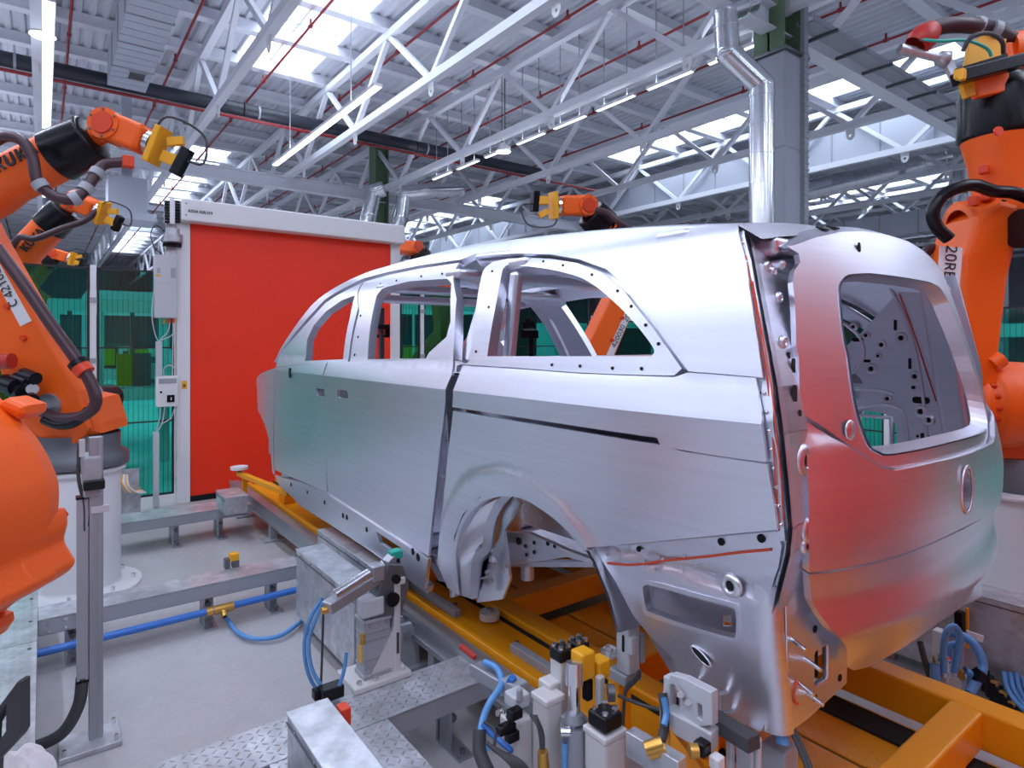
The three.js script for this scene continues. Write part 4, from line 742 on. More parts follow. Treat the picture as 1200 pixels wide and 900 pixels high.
{ // pressed lining of the far rear quarter, seen through the tailgate window
  const X = 3.235, P = (a, b) => atX(a, b, X), poly = [[-1.02, 2.0], [-0.93, 1.6], [-0.90, 1.2], [-0.92, 1.0], [-1.9, 1.0], [-1.75, 1.45], [-1.42, 1.75], [-1.2, 2.0]];
  const hz = P(1020, 511);
  const lin = part('quarter_lining', slab(poly.map(([z, y]) => [-z, y]), 0.012, 0, [roundRect(0.24, 0.24, 0.08, -hz.z, hz.y), circle(0.075, 20, -P(994, 453).z, P(994, 453).y)]).rotateY(Math.PI / 2).translate(X, 0, 0), M.alu, van);
  const onL = (a, b, dx = -0.01) => P(a, b).add(V(dx, 0, 0));
  for (const s of [[[1000, 480], [1020, 476], [1040, 474], [1055, 480], [1062, 498], [1066, 530]], [[1000, 455], [1012, 456], [1035, 458], [1048, 462]], [[985, 375], [1008, 395], [1013, 415], [1005, 432], [992, 440]], [[1040, 330], [1060, 370], [1075, 420], [1083, 470], [1087, 520]]]) part('pressed_rib', hose(s.map(([a, b]) => onL(a, b, -0.006)), 0.009, 8), M.alu, lin);
  part('sealer_bead', hose([[1055, 345], [1070, 385], [1085, 430], [1098, 470]].map(([a, b]) => onL(a, b)), 0.003, 6), M.sealer, lin);
  for (const [a, b, r] of [[1001, 383, 0.022], [1016, 393, 0.02], [1034, 404, 0.024], [1030, 417, 0.018], [1022, 432, 0.028], [1041, 467, 0.022], [1073, 441, 0.026], [1080, 482, 0.03], [1089, 492, 0.028], [1057, 396, 0.028]]) dimple(onL(a, b, -0.006), V(-1, 0, 0), r, lin, M.alu);
  for (const [a, b, w, h] of [[1050, 381, 0.012, 0.05], [1067, 426, 0.012, 0.05], [1080, 469, 0.07, 0.03], [1017, 423, 0.03, 0.014], [1071, 454, 0.016, 0.016], [1082, 511, 0.016, 0.03], [1076, 511, 0.012, 0.012], [1088, 511, 0.012, 0.012], [1006, 398, 0.05, 0.02]]) { const p = onL(a, b, -0.008); part('punched_slot_patch', slab(roundRect(w, h, Math.min(w, h) * 0.4), 0.004).rotateY(Math.PI / 2).translate(p.x, p.y, p.z), M.hole, lin); }
  part('window_reinforcement', [new THREE.TorusGeometry(0.14, 0.012, 8, 4).rotateZ(Math.PI / 4).rotateY(Math.PI / 2).translate(X - 0.01, hz.y, hz.z)], M.alu, lin);
  part('rear_pillar_lining', [bar(V(X - 0.02, 1.05, -0.98), V(X - 0.10, 1.98, -1.08), 0.10, 0.05, 0.02, V(1, 0, 0))], M.alu, van);
}

// ------------------------------------------------------------------ robots
function pedestal(t, x, z, h, r = 0.25, y0 = 0) {
  part('pedestal', turned([[r * 1.5, 0], [r * 1.5, 0.03], [r * 1.03, 0.035], [r, 0.06], [r, 0.94], [r * 1.12, 0.95], [r * 1.12, 0.995], [0.01, 1]], V(x, y0, z), V(x, h, z), 36), M.white, t);
  for (let i = 0; i < 8; i++) { const a = i * Math.PI / 4 + 0.2; part('anchor_bolt', rod(V(x + r * 1.3 * Math.cos(a), y0 + (h - y0) * 0.03, z + r * 1.3 * Math.sin(a)), V(x + r * 1.3 * Math.cos(a), y0 + (h - y0) * 0.03 + 0.03, z + r * 1.3 * Math.sin(a)), 0.014, 0.014, 6), M.chrome, t); }
}
// flat outline along a -> b: pts are [fraction of length, metres across]; across lies in the plane whose normal is n
function limb(a, b, n, pts, thick, bevel = 0.02, shift = 0, holes = []) {
  const y = b.clone().sub(a), L = y.length(); y.normalize(); const x = n.clone().cross(y).normalize().negate(), zz = x.clone().cross(y);
  const g = slab(pts.map(([t, w]) => [w, t * L]), thick, bevel, holes).translate(0, 0, shift * Math.sign(zz.dot(n)));
  return g.applyMatrix4(new THREE.Matrix4().makeBasis(x, y, zz).setPosition(a));
}
const towardsEye = p => EYEP.clone().sub(p).normalize();
function sideRobot(o) {
  const { S, E, W, T, d } = o, t = thing('welding_robot', o.label, 'robot', [o.base[0], 0, o.base[1]]);
  let n = E.clone().sub(S).cross(W.clone().sub(E)).normalize(); if (n.dot(towardsEye(S)) < 0) n.negate();
  const k = o.k || 1, u = E.clone().sub(S).normalize(), f = W.clone().sub(E).normalize(), up = n.clone().cross(f); if (up.y < 0) up.negate();
  if (o.ped) pedestal(t, o.base[0], o.base[1], o.ped);
  const bt = V(o.base[0], o.ped || 0.5, o.base[1]);
  part('base_casting', turned([[0.30 * k, 0], [0.30 * k, 0.35], [0.25 * k, 0.5], [0.25 * k, 1]], bt, bt.clone().add(V(0, 0.22 * k, 0)), 28), M.darkSteel, t);
  part('carousel', [limb(bt.clone().add(V(0, 0.2 * k, 0)), S, n, [[0, -0.30 * k], [0.4, -0.34 * k], [1, -0.2 * k], [1.4, 0], [1, 0.24 * k], [0.3, 0.26 * k], [0, 0.26 * k]], 0.36 * k, 0.05 * k)], M.orange, t);
  // link arm: two cheeks with a channel between
  const w0 = 0.22 * k, w1 = 0.15 * k;
  const prof = [[-0.16, -w0 * 0.6], [-0.2, 0], [-0.16, w0 * 0.75], [0, w0], [0.22, w0 * 0.86], [0.75, w1], [1, w1 * 1.05], [1.1, w1 * 0.6], [1.13, 0], [1.1, -w1 * 0.6], [1, -w1 * 1.05], [0.75, -w1], [0.28, -w0 * 0.78], [0.12, -w0 * 0.98], [0, -w0 * 0.95]];
  const arm = part('link_arm', [limb(S, E, n, prof, 0.10 * k, 0.02 * k, 0.16 * k), limb(S, E, n, prof.map(([a, b]) => [a, b * 0.82]), 0.14 * k, 0.015 * k, 0.04 * k)], M.orange, t);
  for (const p of [S, E]) part('joint_cover', [rod(p.clone().addScaledVector(n, 0.2 * k), p.clone().addScaledVector(n, 0.225 * k), 0.085 * k, 0.08 * k, 24), rod(p.clone().addScaledVector(n, -0.1 * k), p.clone().addScaledVector(n, 0.1 * k), 0.17 * k, 0.17 * k, 28)], M.steel, t);
  for (const q of [0.3, 0.45, 0.6, 0.72]) { const b = S.clone().lerp(E, q).addScaledVector(n, 0.21 * k).addScaledVector(n.clone().cross(u), (q * 10 % 2 > 1 ? 0.07 : -0.06) * k); part('lifting_eye', rod(b, b.clone().addScaledVector(n, 0.02 * k), 0.022 * k, 0.018 * k, 10), M.redOrange, arm); }
  const edge = n.clone().cross(u).normalize(); if (edge.dot(FWD) > 0) edge.negate();
  if (o.plate) { const c = S.clone().lerp(E, 0.55).addScaledVector(n, 0.212 * k), s = n.clone().cross(u); const pl = part('number_plate', limb(S.clone().lerp(E, 0.35).addScaledVector(n, 0.212 * k), S.clone().lerp(E, 0.85).addScaledVector(n, 0.212 * k), n, [[0, 0.075 * k], [1, 0.06 * k], [1, 0.13 * k], [0, 0.155 * k]], 0.006, 0, 0), M.white, arm); part('lettering', lettering(o.plate, 0.055 * k, c.clone().addScaledVector(s, -0.104 * k).addScaledVector(n, 0.006), u, n.clone().cross(u), n, fontThin), M.ink, arm); }
  part('shoulder_motor', [rod(S.clone().addScaledVector(n, -0.1 * k), S.clone().addScaledVector(n, -0.42 * k), 0.11 * k, 0.1 * k, 20)], M.black, t);
  // forearm
  const Lf = E.distanceTo(W), P = q => E.clone().addScaledVector(f, Lf * q);
  part('elbow_housing', [turned([[0.02, 0], [0.15 * k, 0.05], [0.19 * k, 0.3], [0.19 * k, 0.75], [0.165 * k, 1]], P(-0.24), P(0.3), 28)], M.orange, t);
  part('forearm', turned([[0.165 * k, 0], [0.165 * k, 0.8], [0.15 * k, 1]], P(0.28), P(0.70), 28), M.orange, t);
  part('forearm_sleeve', turned([[0.155 * k, 0], [0.178 * k, 0.03], [0.168 * k, 0.9], [0.14 * k, 1], [0.06 * k, 1]], P(0.61), P(0.88), 30), M.black, t);
  for (const s of [-0.09, 0, 0.09]) part('axis_motor', rod(P(-0.24).addScaledVector(up, s * k), P(-0.44).addScaledVector(up, s * k), 0.05 * k, 0.045 * k, 14), M.black, t);
  if (o.text !== false) part('lettering', lettering('KUKA', 0.085 * k, P(0.475).addScaledVector(n, 0.163 * k).addScaledVector(up, 0.02 * k), f, up, n.clone().addScaledVector(up, 0.0), font, 0.012), M.ink, t);
  const tool = T.clone().sub(W).normalize();
  part('wrist_neck', turned([[0.07 * k, 0], [0.065 * k, 0.6], [0.09 * k, 1]], P(0.86), P(1.02), 20), M.orange, t);
  part('wrist', [rod(W.clone().addScaledVector(n, -0.11 * k), W.clone().addScaledVector(n, 0.11 * k), 0.105 * k, 0.105 * k, 24), limb(W, W.clone().addScaledVector(tool, 0.26 * k), n, [[-0.05, -0.10 * k], [0.9, -0.095 * k], [1, -0.07 * k], [1, 0.07 * k], [0.9, 0.095 * k], [-0.05, 0.10 * k]], 0.2 * k, 0.03 * k)], M.orange, t);
  part('wrist_cover', rod(W.clone().addScaledVector(n, 0.11 * k), W.clone().addScaledVector(n, 0.122 * k), 0.075 * k, 0.07 * k, 24), M.redOrange, t);
  for (let i = 0; i < 6; i++) { const a = i * 1.0472, c = W.clone().addScaledVector(n, 0.112 * k).addScaledVector(f, 0.09 * k * Math.cos(a)).addScaledVector(up, 0.09 * k * Math.sin(a)); part('cover_screw', rod(c, c.clone().addScaledVector(n, 0.008 * k), 0.008 * k, 0.008 * k, 6), M.darkSteel, t); }
  const F = W.clone().addScaledVector(tool, 0.27 * k);
  part('flange', [rod(F, F.clone().addScaledVector(tool, 0.035 * k), 0.085 * k, 0.085 * k, 20)], M.chrome, t);
  part('tool_changer', limb(F.clone().addScaledVector(tool, 0.04 * k), F.clone().addScaledVector(tool, 0.085 * k), n, [[0, -0.13 * k], [1, -0.13 * k], [1, 0.13 * k], [0, 0.13 * k]], 0.16 * k, 0.008), M.yellow, t);
  const G = F.clone().addScaledVector(tool, 0.12 * k), tv = n.clone().cross(tool);
  part('tool_bracket', [bar(G.clone().addScaledVector(tv, -0.05 * k), G.clone().addScaledVector(tv, -0.05 * k).addScaledVector(tool, 0.16 * k), 0.05 * k, 0.08 * k, 0.006), bar(G.clone().addScaledVector(tv, 0.05 * k), G.clone().addScaledVector(tool, 0.1 * k).addScaledVector(tv, 0.1 * k), 0.04 * k, 0.06 * k, 0.006)], M.yellow, t);
  part('sensor_head', [bar(G.clone().addScaledVector(tool, 0.13 * k).addScaledVector(tv, -0.14 * k), G.clone().addScaledVector(tool, 0.15 * k).addScaledVector(tv, 0.06 * k), 0.07 * k, 0.07 * k, 0.008)], M.black, t);
  part('tool_cable', hose([F.clone().addScaledVector(tv, 0.05 * k), G.clone().addScaledVector(tv, 0.2 * k).addScaledVector(n, 0.1 * k), G.clone().addScaledVector(tool, 0.22 * k).addScaledVector(tv, 0.18 * k), G.clone().addScaledVector(tool, 0.28 * k).addScaledVector(tv, 0.0), G.clone().addScaledVector(tool, 0.16 * k).addScaledVector(tv, -0.02 * k)], 0.008 * k, 6), M.rubber, t);
  if (o.hose) { const hp = o.hose.map(([a, b, dd]) => atD(a, b, dd || d)); part('dress_hose', hose(hp, 0.034 * k, 12, 60), M.hoseBrown, t); const c = new THREE.CatmullRomCurve3(hp, false, 'centripetal'); for (const q of o.rings || []) { const p = c.getPointAt(q), tg = c.getTangentAt(q); part('hose_clamp', rod(p.clone().addScaledVector(tg, -0.025 * k), p.clone().addScaledVector(tg, 0.025 * k), 0.046 * k, 0.046 * k, 16), M.greyPaint, t); } }
  if (o.hose2) { part('dress_hose', hose(o.hose2.map(([a, b, dd]) => atD(a, b, dd || d)), 0.036 * k, 12, 50), M.hoseBrown, t); }
  return t;
}
const j = (a, b, d) => atD(a, b, d);
// robot on the white pedestal, its forearm reaching towards the header of the door
const r1 = sideRobot({ label: 'orange articulated robot on a white pedestal with its forearm raised beside the red door', base: [0.2, -5.25], ped: 0.86, d: 4.25, S: j(84, 472, 4.3), E: j(-38, 236, 4.3), W: j(132, 150, 4.3), T: j(172, 166, 4.3), plate: 'C 4210030', hose: [[-12, 170, 4.05], [8, 160, 4.0], [27, 166, 3.98], [38, 185, 3.98], [44, 212, 3.98], [60, 228, 4.0], [85, 234, 4.0], [100, 222, 4.05], [112, 205, 4.1], [122, 193, 4.15], [145, 190, 4.2]], rings: [0.47, 0.66, 0.74, 0.84], hose2: [[-4, 290, 4.0], [20, 322, 3.98], [60, 380, 3.96], [92, 425, 3.95], [108, 452, 3.95], [112, 474, 3.95], [98, 487, 3.95], [70, 490, 3.98], [52, 484, 4.05]] });
part('hose_clamp', [rod(j(93, 428, 3.95), j(101, 437, 3.95), 0.055, 0.055, 18)], M.redOrange, r1); part('hose_clamp', [rod(j(90, 424, 3.95), j(94, 429, 3.95), 0.058, 0.058, 18)], M.black, r1);
part('lower_hose', hose([j(52, 492, 4.0), j(70, 498, 3.97), j(90, 494, 3.95), j(104, 480, 3.98)], 0.03, 10), M.black, r1);
part('wrist_connector', [box(0.07, 0.08, 0.07, ...j(150, 190, 4.2).toArray(), 0.01)], M.redOrange, r1);
part('shoulder_gauge', [rod(j(38, 452, 4.0), j(38, 456, 3.95), 0.035, 0.035, 16)], M.chrome, r1);
for (const [a, b, r] of [[12, 446, 0.06], [20, 452, 0.055], [30, 462, 0.05], [26, 440, 0.04], [34, 436, 0.045]]) part('axis_motor', rod(j(a - 6, b + 3, 4.0), j(a + 8, b + 8, 3.95), r, r * 0.9, 16), M.black, r1);
part('counterbalance', [rod(j(-5, 424, 4.0), j(14, 423, 4.0), 0.05, 0.05, 16)], M.hoseRed, r1);
// the robots beyond the fence
sideRobot({ label: 'orange robot behind the green screen with a dark sleeve and yellow tool', base: [-0.55, -9.2], ped: 0.7, d: 6.9, S: j(12, 420, 7.2), E: j(8, 318, 6.9), W: j(88, 235, 6.9), T: j(112, 246, 6.9), hose: [[14, 290, 6.7], [24, 278, 6.6], [40, 280, 6.6], [72, 268, 6.7], [100, 258, 6.8], [115, 246, 6.85]] });
sideRobot({ label: 'distant orange robot wrist rising above the green screen panel', base: [-0.4, -13.5], ped: 0.9, d: 11, k: 0.9, text: false, S: j(44, 372, 11), E: j(38, 325, 11), W: j(66, 298, 11), T: j(84, 303, 11) });
sideRobot({ label: 'orange robot across the van reaching a yellow tool over the roof', base: [4.75, -4.6], ped: 0.86, d: 6.6, S: j(664, 470, 6.5), E: j(742, 300, 6.6), W: j(684, 241, 6.3), T: j(668, 241, 6.25), plate: '420030  2003', hose: [[745, 272, 6.1], [722, 258, 6.1], [712, 250, 6.1], [698, 246, 6.1]] });
sideRobot({ label: 'distant orange robot wrist beside the far end of the door header', base: [4.9, -9.0], ped: 0.9, d: 9.2, k: 0.95, text: false, S: j(520, 400, 9.6), E: j(508, 322, 9.6), W: j(486, 291, 9.4), T: j(466, 290, 9.4) });

// robot close to the camera: only its carousel and the root of its arm reach into the picture
{
  const d = 1.85, o = [[-12, 436], [6, 447], [24, 466], [56, 500], [70, 520], [80, 540], [86, 556], [88, 572], [87, 592], [84, 610], [80, 630], [84, 642], [92, 653], [93, 660], [88, 667], [66, 680], [42, 692], [20, 710], [0, 723], [-60, 760], [-240, 790], [-420, 760], [-400, 520], [-200, 440], [-60, 420]];
  const c = j(-230, 600, d + 0.1), t = thing('welding_robot', 'large orange robot carousel beside the tread plate platform and aluminium post', 'robot', [c.x, 0, c.z]);
  const face = (list, dd) => list.map(([a, b]) => { const p = atD(a, b, dd).sub(EYEP); return [p.dot(RGT), p.y]; }), put = (g, dd) => g.applyMatrix4(new THREE.Matrix4().makeBasis(RGT, V(0, 1, 0), FWD.clone().negate()).setPosition(EYEP.clone().addScaledVector(FWD, dd)));
  part('carousel', put(slab(spline(face(o, d), 70), 0.42, 0.11), d - 0.2), M.orange, t);
  part('carousel_skirt', put(slab(spline(face([[-8, 640], [30, 634], [60, 612], [78, 592], [84, 610], [80, 630], [86, 643], [92, 653], [91, 661], [84, 668], [66, 679], [42, 690], [20, 706], [0, 721], [-60, 752], [-120, 740], [-90, 660]], d), 60), 0.2, 0.025), d - 0.1), M.orange, t);
  part('bump_stop', [put(slab(face([[-12, 722], [4, 712], [17, 716], [18, 726], [9, 739], [-12, 744]], d), 0.1, 0.02), d - 0.04)], M.orange, t);
  part('arm_root', put(slab(face([[20, 470], [34, 463], [56, 472], [55, 482], [46, 488], [30, 480]], d), 0.1, 0.02), d - 0.04), M.orange, t);
  part('base_casting', turned([[0.34, 0], [0.34, 0.6], [0.28, 1]], V(c.x, 0.5, c.z), V(c.x, 0.85, c.z), 28), M.darkSteel, t);
  pedestal(t, c.x, c.z, 0.5, 0.26, 0.256);
}
// robot at the tailgate, seen across its joint axes
{
  const d = 3.75, t = thing('welding_robot', 'orange robot beside the tailgate with its dark sleeve pointing up', 'robot', [4.75, 0, -1.2]);
  const q = (a, b, dd = d) => j(a, b, dd), ax = RGT.clone();
  pedestal(t, q(1196, 600, 3.9).x, q(1196, 600, 3.9).z, 0.80, 0.27);
  const b0 = q(1196, 600, 3.9); part('base_casting', [turned([[0.26, 0], [0.26, 0.5], [0.22, 1]], V(b0.x, 0.80, b0.z), V(b0.x, 1.0, b0.z), 28)], M.darkSteel, t);
  part('carousel', [limb(V(b0.x, 0.98, b0.z), V(b0.x, 1.36, b0.z), towardsEye(b0).setY(0).normalize(), [[0, -0.24], [0.5, -0.25], [0.9, -0.2], [1, 0.1], [0.9, 0.3], [0.2, 0.32], [0, 0.3]], 0.44, 0.05)], M.orange, t);
  part('shoulder_drive', [turned([[0.12, 0], [0.2, 0.02], [0.22, 0.12], [0.2, 0.2], [0.255, 0.24], [0.26, 0.6], [0.25, 0.95], [0.17, 1], [0.16, 0.93], [0.01, 0.93]], q(1122, 474), q(1216, 474), 36)], M.orange, t);
  part('shoulder_motor', turned([[0.15, 0], [0.15, 1], [0.01, 1]], q(1204, 474, 3.7), q(1216, 474, 3.7), 24), M.black, t);
  for (let i = 0; i < 20; i++) { const a = i / 20 * 6.283, c = q(1141, 474).add(V(0, 0.212 * Math.sin(a), 0)).addScaledVector(FWD, 0.212 * Math.cos(a)); part('ring_bolt', rod(c, c.clone().addScaledVector(ax, -0.03), 0.013, 0.013, 6), M.redOrange, t); }
  part('shoulder_lug', [rod(q(1160, 428, 3.6), q(1172, 420, 3.6), 0.05, 0.05, 16)], M.orange, t);
  const arm = part('link_arm', [limb(q(1122, 482), q(1140, 262), FWD.clone().negate(), [[-0.1, -0.10], [0, -0.15], [0.3, -0.12], [0.8, -0.15], [1.0, -0.10], [1.10, 0.02], [1.08, 0.14], [0.9, 0.15], [0.7, 0.115], [0.3, 0.10], [0, 0.14], [-0.1, 0.1]], 0.34, 0.035)], M.orange, t);
  { const A = q(1127, 296, d - 0.185), B = q(1096, 346, d - 0.185), u = q(1112, 350, d - 0.185).sub(q(1117, 292, d - 0.185)).normalize(), rt = u.clone(), upv = RGT.clone().addScaledVector(u, -RGT.dot(u)).normalize(), out = FWD.clone().negate();
    const c = q(1112, 322, d - 0.18); part('number_plate', box(0.32, 0.13, 0.004).applyMatrix4(new THREE.Matrix4().makeBasis(rt, upv, rt.clone().cross(upv)).setPosition(c)), M.white, arm);
    part('lettering', lettering('20RB  20', 0.062, c.clone().addScaledVector(out, 0.004), rt, upv, rt.clone().cross(upv), fontThin, 0.003), M.ink, arm); }
  part('elbow_drive', [turned([[0.10, 0], [0.15, 0.03], [0.15, 0.3], [0.165, 0.34], [0.165, 0.62], [0.14, 0.7], [0.13, 1]], q(1122, 266), q(1192, 258), 32)], M.orange, t);
  for (let i = 0; i < 18; i++) { const a = i / 18 * 6.283, c = q(1159, 261).add(V(0, 0.16 * Math.sin(a), 0)).addScaledVector(FWD, 0.16 * Math.cos(a)); part('ring_bolt', rod(c, c.clone().addScaledVector(ax, -0.02), 0.009, 0.009, 6), M.black, t); }
  part('elbow_stop', [box(0.05, 0.06, 0.05, ...q(1141, 236, 3.65).toArray(), 0.008), box(0.09, 0.07, 0.06, ...q(1158, 229, 3.65).toArray(), 0.01), box(0.05, 0.05, 0.05, ...q(1153, 199, 3.65).toArray(), 0.008)], M.redOrange, t);
  part('elbow_motor', rod(q(1194, 268, 3.5), q(1215, 268, 3.5), 0.11, 0.11, 20), M.black, t);
  part('forearm', turned([[0.17, 0], [0.16, 0.35], [0.175, 0.7], [0.205, 1]], q(1180, 262), q(1172, 158), 32), M.orange, t);
  part('forearm_sleeve', turned([[0.20, 0], [0.222, 0.06], [0.21, 0.7], [0.19, 0.9], [0.12, 1], [0.05, 1]], q(1173, 164), q(1170, 90), 32), M.black, t);
  { const s = q(1169, 154, d - 0.21); part('sleeve_badge', rod(s, s.clone().addScaledVector(FWD, -0.012), 0.026, 0.026, 16), M.redOrange, t); }
  part('wrist', [turned([[0.09, 0], [0.10, 0.5], [0.09, 1]], q(1170, 100), q(1172, 58), 20), rod(q(1176, 62), q(1215, 60), 0.115, 0.125, 28), bar(q(1140, 104, 3.6), q(1180, 96, 3.6), 0.06, 0.12, 0.01)], M.orange, t);
  part('flange_plate', [limb(q(1143, 82, 3.62), q(1150, 42, 3.62), FWD.clone().negate(), [[0, -0.07], [0.7, -0.07], [1, 0.0], [1, 0.14], [0, 0.14]], 0.03, 0.005)], M.yellow, t);
  part('tool_base', [bar(q(1127, 106, 3.6), q(1164, 96, 3.6), 0.035, 0.1, 0.004)], M.yellow, t);
  part('tool_rail', [bar(q(1120, 92, 3.5), q(1196, 72, 3.5), 0.09, 0.07, 0.008), bar(q(1120, 84, 3.48), q(1180, 66, 3.48), 0.015, 0.03)], M.black, t);
  part('tool_connector', [box(0.05, 0.05, 0.05, ...q(1125, 87, 3.45).toArray(), 0.006), box(0.035, 0.03, 0.03, ...q(1127, 91, 3.43).toArray(), 0.004)], M.yellow, t);
  part('probe_arm', [turned([[0.03, 0], [0.03, 0.3], [0.024, 0.32], [0.024, 0.75], [0.04, 0.8], [0.05, 0.95], [0.02, 1]], q(1054, 57, 3.6), q(1112, 71, 3.6), 18), bar(q(1109, 70, 3.6), q(1122, 98, 3.6), 0.03, 0.05, 0.004)], M.galv, t);
  part('hose_head', [turned([[0.06, 0], [0.075, 0.2], [0.075, 0.6], [0.05, 1]], q(1072, 54, 3.6), q(1094, 33, 3.6), 20)], M.hoseRed, t);
  part('dress_hose', hose([q(1090, 35, 3.6), q(1110, 30, 3.6), q(1140, 30, 3.6), q(1165, 36, 3.65), q(1185, 46, 3.7)], 0.045, 12, 40), M.hoseBrown, t);
  for (const [a, b] of [[1145, 31], [1165, 36]]) part('hose_clamp', rod(q(a - 4, b - 1, 3.62), q(a + 4, b + 1, 3.62), 0.056, 0.056, 16), M.greyPaint, t);
  part('tool_cable', hose([q(1078, 46, 3.55), q(1100, 48, 3.5), q(1135, 48, 3.5), q(1158, 58, 3.5), q(1162, 66, 3.5)], 0.009, 6), M.teal, t);
  part('tool_cable', hose([q(1128, 60, 3.45), q(1138, 44, 3.42), q(1158, 39, 3.42), q(1174, 48, 3.45), q(1176, 62, 3.5)], 0.012, 8), M.rubber, t);
  part('dress_hose', hose([q(1112, 280, 3.5), q(1098, 266, 3.5), q(1093, 250, 3.5), q(1102, 232, 3.5), q(1120, 221, 3.5), q(1142, 217, 3.5), q(1165, 224, 3.5), q(1188, 226, 3.5), q(1215, 236, 3.5)], 0.035, 12, 60), M.black, t);
  part('dress_hose', hose([q(1112, 300, 3.9), q(1098, 291, 3.9), q(1086, 294, 3.9), q(1082, 304, 3.9)], 0.03, 10), M.hoseBrown, t);
}

// ------------------------------------------------------------------ raised beams, platform, conveyor and skid
const DK = 0.255;                                            // top of the raised beams
function floorBeam(z0, z1, x0, x1, label, tread, feet) {
  const t = thing('floor_beam', label, 'beam', [(x0 + x1) / 2, 0, (z0 + z1) / 2]);
  part('box_profile', span(x0, x1, DK - 0.09, DK - 0.006, z0, z1, 0.006), M.greyPaint, t);
  const n = Math.max(1, Math.round((x1 - x0) / 0.7)); for (let i = 0; i < n; i++) part('cover_plate', span(x0 + (x1 - x0) * i / n + 0.001, x0 + (x1 - x0) * (i + 1) / n - 0.001, DK - 0.006, DK, z0 - 0.003, z1 + 0.003), tread ? M.tread : M.galv, t);
  for (const x of feet) { const f = part('foot', [span(x - 0.035, x + 0.035, 0.012, DK - 0.09, (z0 + z1) / 2 + 0.02, (z0 + z1) / 2 + 0.03), span(x - 0.035, x + 0.035, 0, 0.012, (z0 + z1) / 2, z1 + 0.07), span(x - 0.035, x - 0.025, 0.012, DK - 0.09, (z0 + z1) / 2, z1)], M.steel, t); part('foot_bolt', [rod(V(x, 0.012, z1 + 0.04), V(x, 0.03, z1 + 0.04), 0.011, 0.011, 6), rod(V(x, 0.12, z1 - 0.05), V(x, 0.12, z1 - 0.03), 0.018, 0.018, 6)], M.darkSteel, f); }
  return t;
}
const bA = floorBeam(-4.28, -4.08, -0.02, 1.36, 'galvanised floor beam carrying the yellow block above the blue pipe', false, [0.13, 0.80, 1.18]);
for (const [x, y] of [[0.02, 0.23], [0.10, 0.232], [0.03, 0.185], [0.10, 0.19]]) part('bolt', rod(V(x, y, -4.08), V(x, y, -4.072), 0.009, 0.009, 6), M.chrome, bA);
floorBeam(-6.18, -5.87, 0.3, 1.5, 'galvanised floor beam at the foot of the red roll-up door', false, [0.9, 1.25]);
const bC = floorBeam(-2.445, -2.21, 0.15, 1.56, 'tread plate floor beam joining the conveyor beside the clamp stand', true, [0.5, 1.38]);
{
  const t = thing('floor_beam', 'tread plate walkway running from the beam end under the sheet metal cover', 'beam', [0.9, 0, -1.6]);
  part('box_profile', span(0.62, 1.055, DK - 0.09, DK - 0.006, -2.205, -0.6, 0.006), M.greyPaint, t); part('cover_plate', span(0.62, 1.06, DK - 0.006, DK, -2.203, -0.6), M.tread, t);
  part('foot', span(0.7, 0.78, 0, DK - 0.09, -1.5, -1.42), M.steel, t);
}
{
  const t = thing('platform', 'galvanised tread plate platform below the near orange robot', 'platform', [-0.7, 0, -3]);
  for (let i = 0; i < 4; i++) part('deck_plate', span(-1.5, -0.022, DK - 0.008, DK, -4.95 + i * 1.15, -4.95 + i * 1.15 + 1.145), M.tread, t);
  part('edge_profile', [span(-0.06, -0.022, DK - 0.08, DK - 0.008, -4.95, -0.4), span(-1.5, -1.44, DK - 0.08, DK - 0.008, -4.95, -0.4)], M.greyPaint, t);
  for (let i = 0; i < 12; i++) part('screw', rod(V(-0.05, DK, -4.8 + i * 0.36), V(-0.05, DK + 0.004, -4.8 + i * 0.36), 0.008, 0.008, 8), M.darkSteel, t);
  for (const z of [-4.8, -3.4, -1.6]) for (const x of [-0.1, -1.4]) part('leg', span(x - 0.03, x + 0.03, 0, DK - 0.08, z, z + 0.06), M.steel, t);
}
// blue air main with its brass tee and hose
{
  const t = thing('air_pipe', 'bright blue compressed air pipe running along the galvanised floor beam', 'pipe', [0.6, 0.1, -4.02]);
  part('pipe', rod(V(-0.3, 0.10, -4.03), V(1.42, 0.115, -4.03), 0.02, 0.02, 16), M.bluePipe, t);
  const c = atZ(261, 710, -4.03); part('tee', [rod(V(c.x - 0.05, 0.108, -4.03), V(c.x + 0.06, 0.108, -4.03), 0.026, 0.026, 16), rod(V(c.x, 0.11, -4.03), V(c.x, 0.075, -3.98), 0.016, 0.016, 12)], M.brass, t); part('coupling', [rod(V(c.x - 0.09, 0.108, -4.03), V(c.x - 0.055, 0.108, -4.03), 0.026, 0.026, 16)], M.brass, t);
  single('air_hose', hose([V(c.x, 0.075, -3.98), ...[[268, 728], [280, 742], [300, 748.5], [325, 746], [345, 734], [358, 720]].map(([a, b]) => atY(a, b, 0.03)), V(1.3, 0.12, -3.9)], 0.013, 8, 50), M.blueHose, 'blue air hose curving from the brass tee across the floor', 'hose');
}
{
  const c = atZ(273, 650, -4.27), t = thing('light_barrier_block', 'small yellow sensor block on a grey bracket behind the galvanised beam', 'sensor', [c.x, DK, -4.3]);
  part('bracket', [box(0.03, 0.06, 0.05, c.x - 0.03, DK + 0.03, -4.3), box(0.04, 0.05, 0.05, c.x + 0.02, DK + 0.025, -4.3)], M.darkSteel, t); part('cap', [box(0.055, 0.045, 0.06, c.x + 0.012, DK + 0.065, -4.3, 0.006)], M.yellow, t);
}
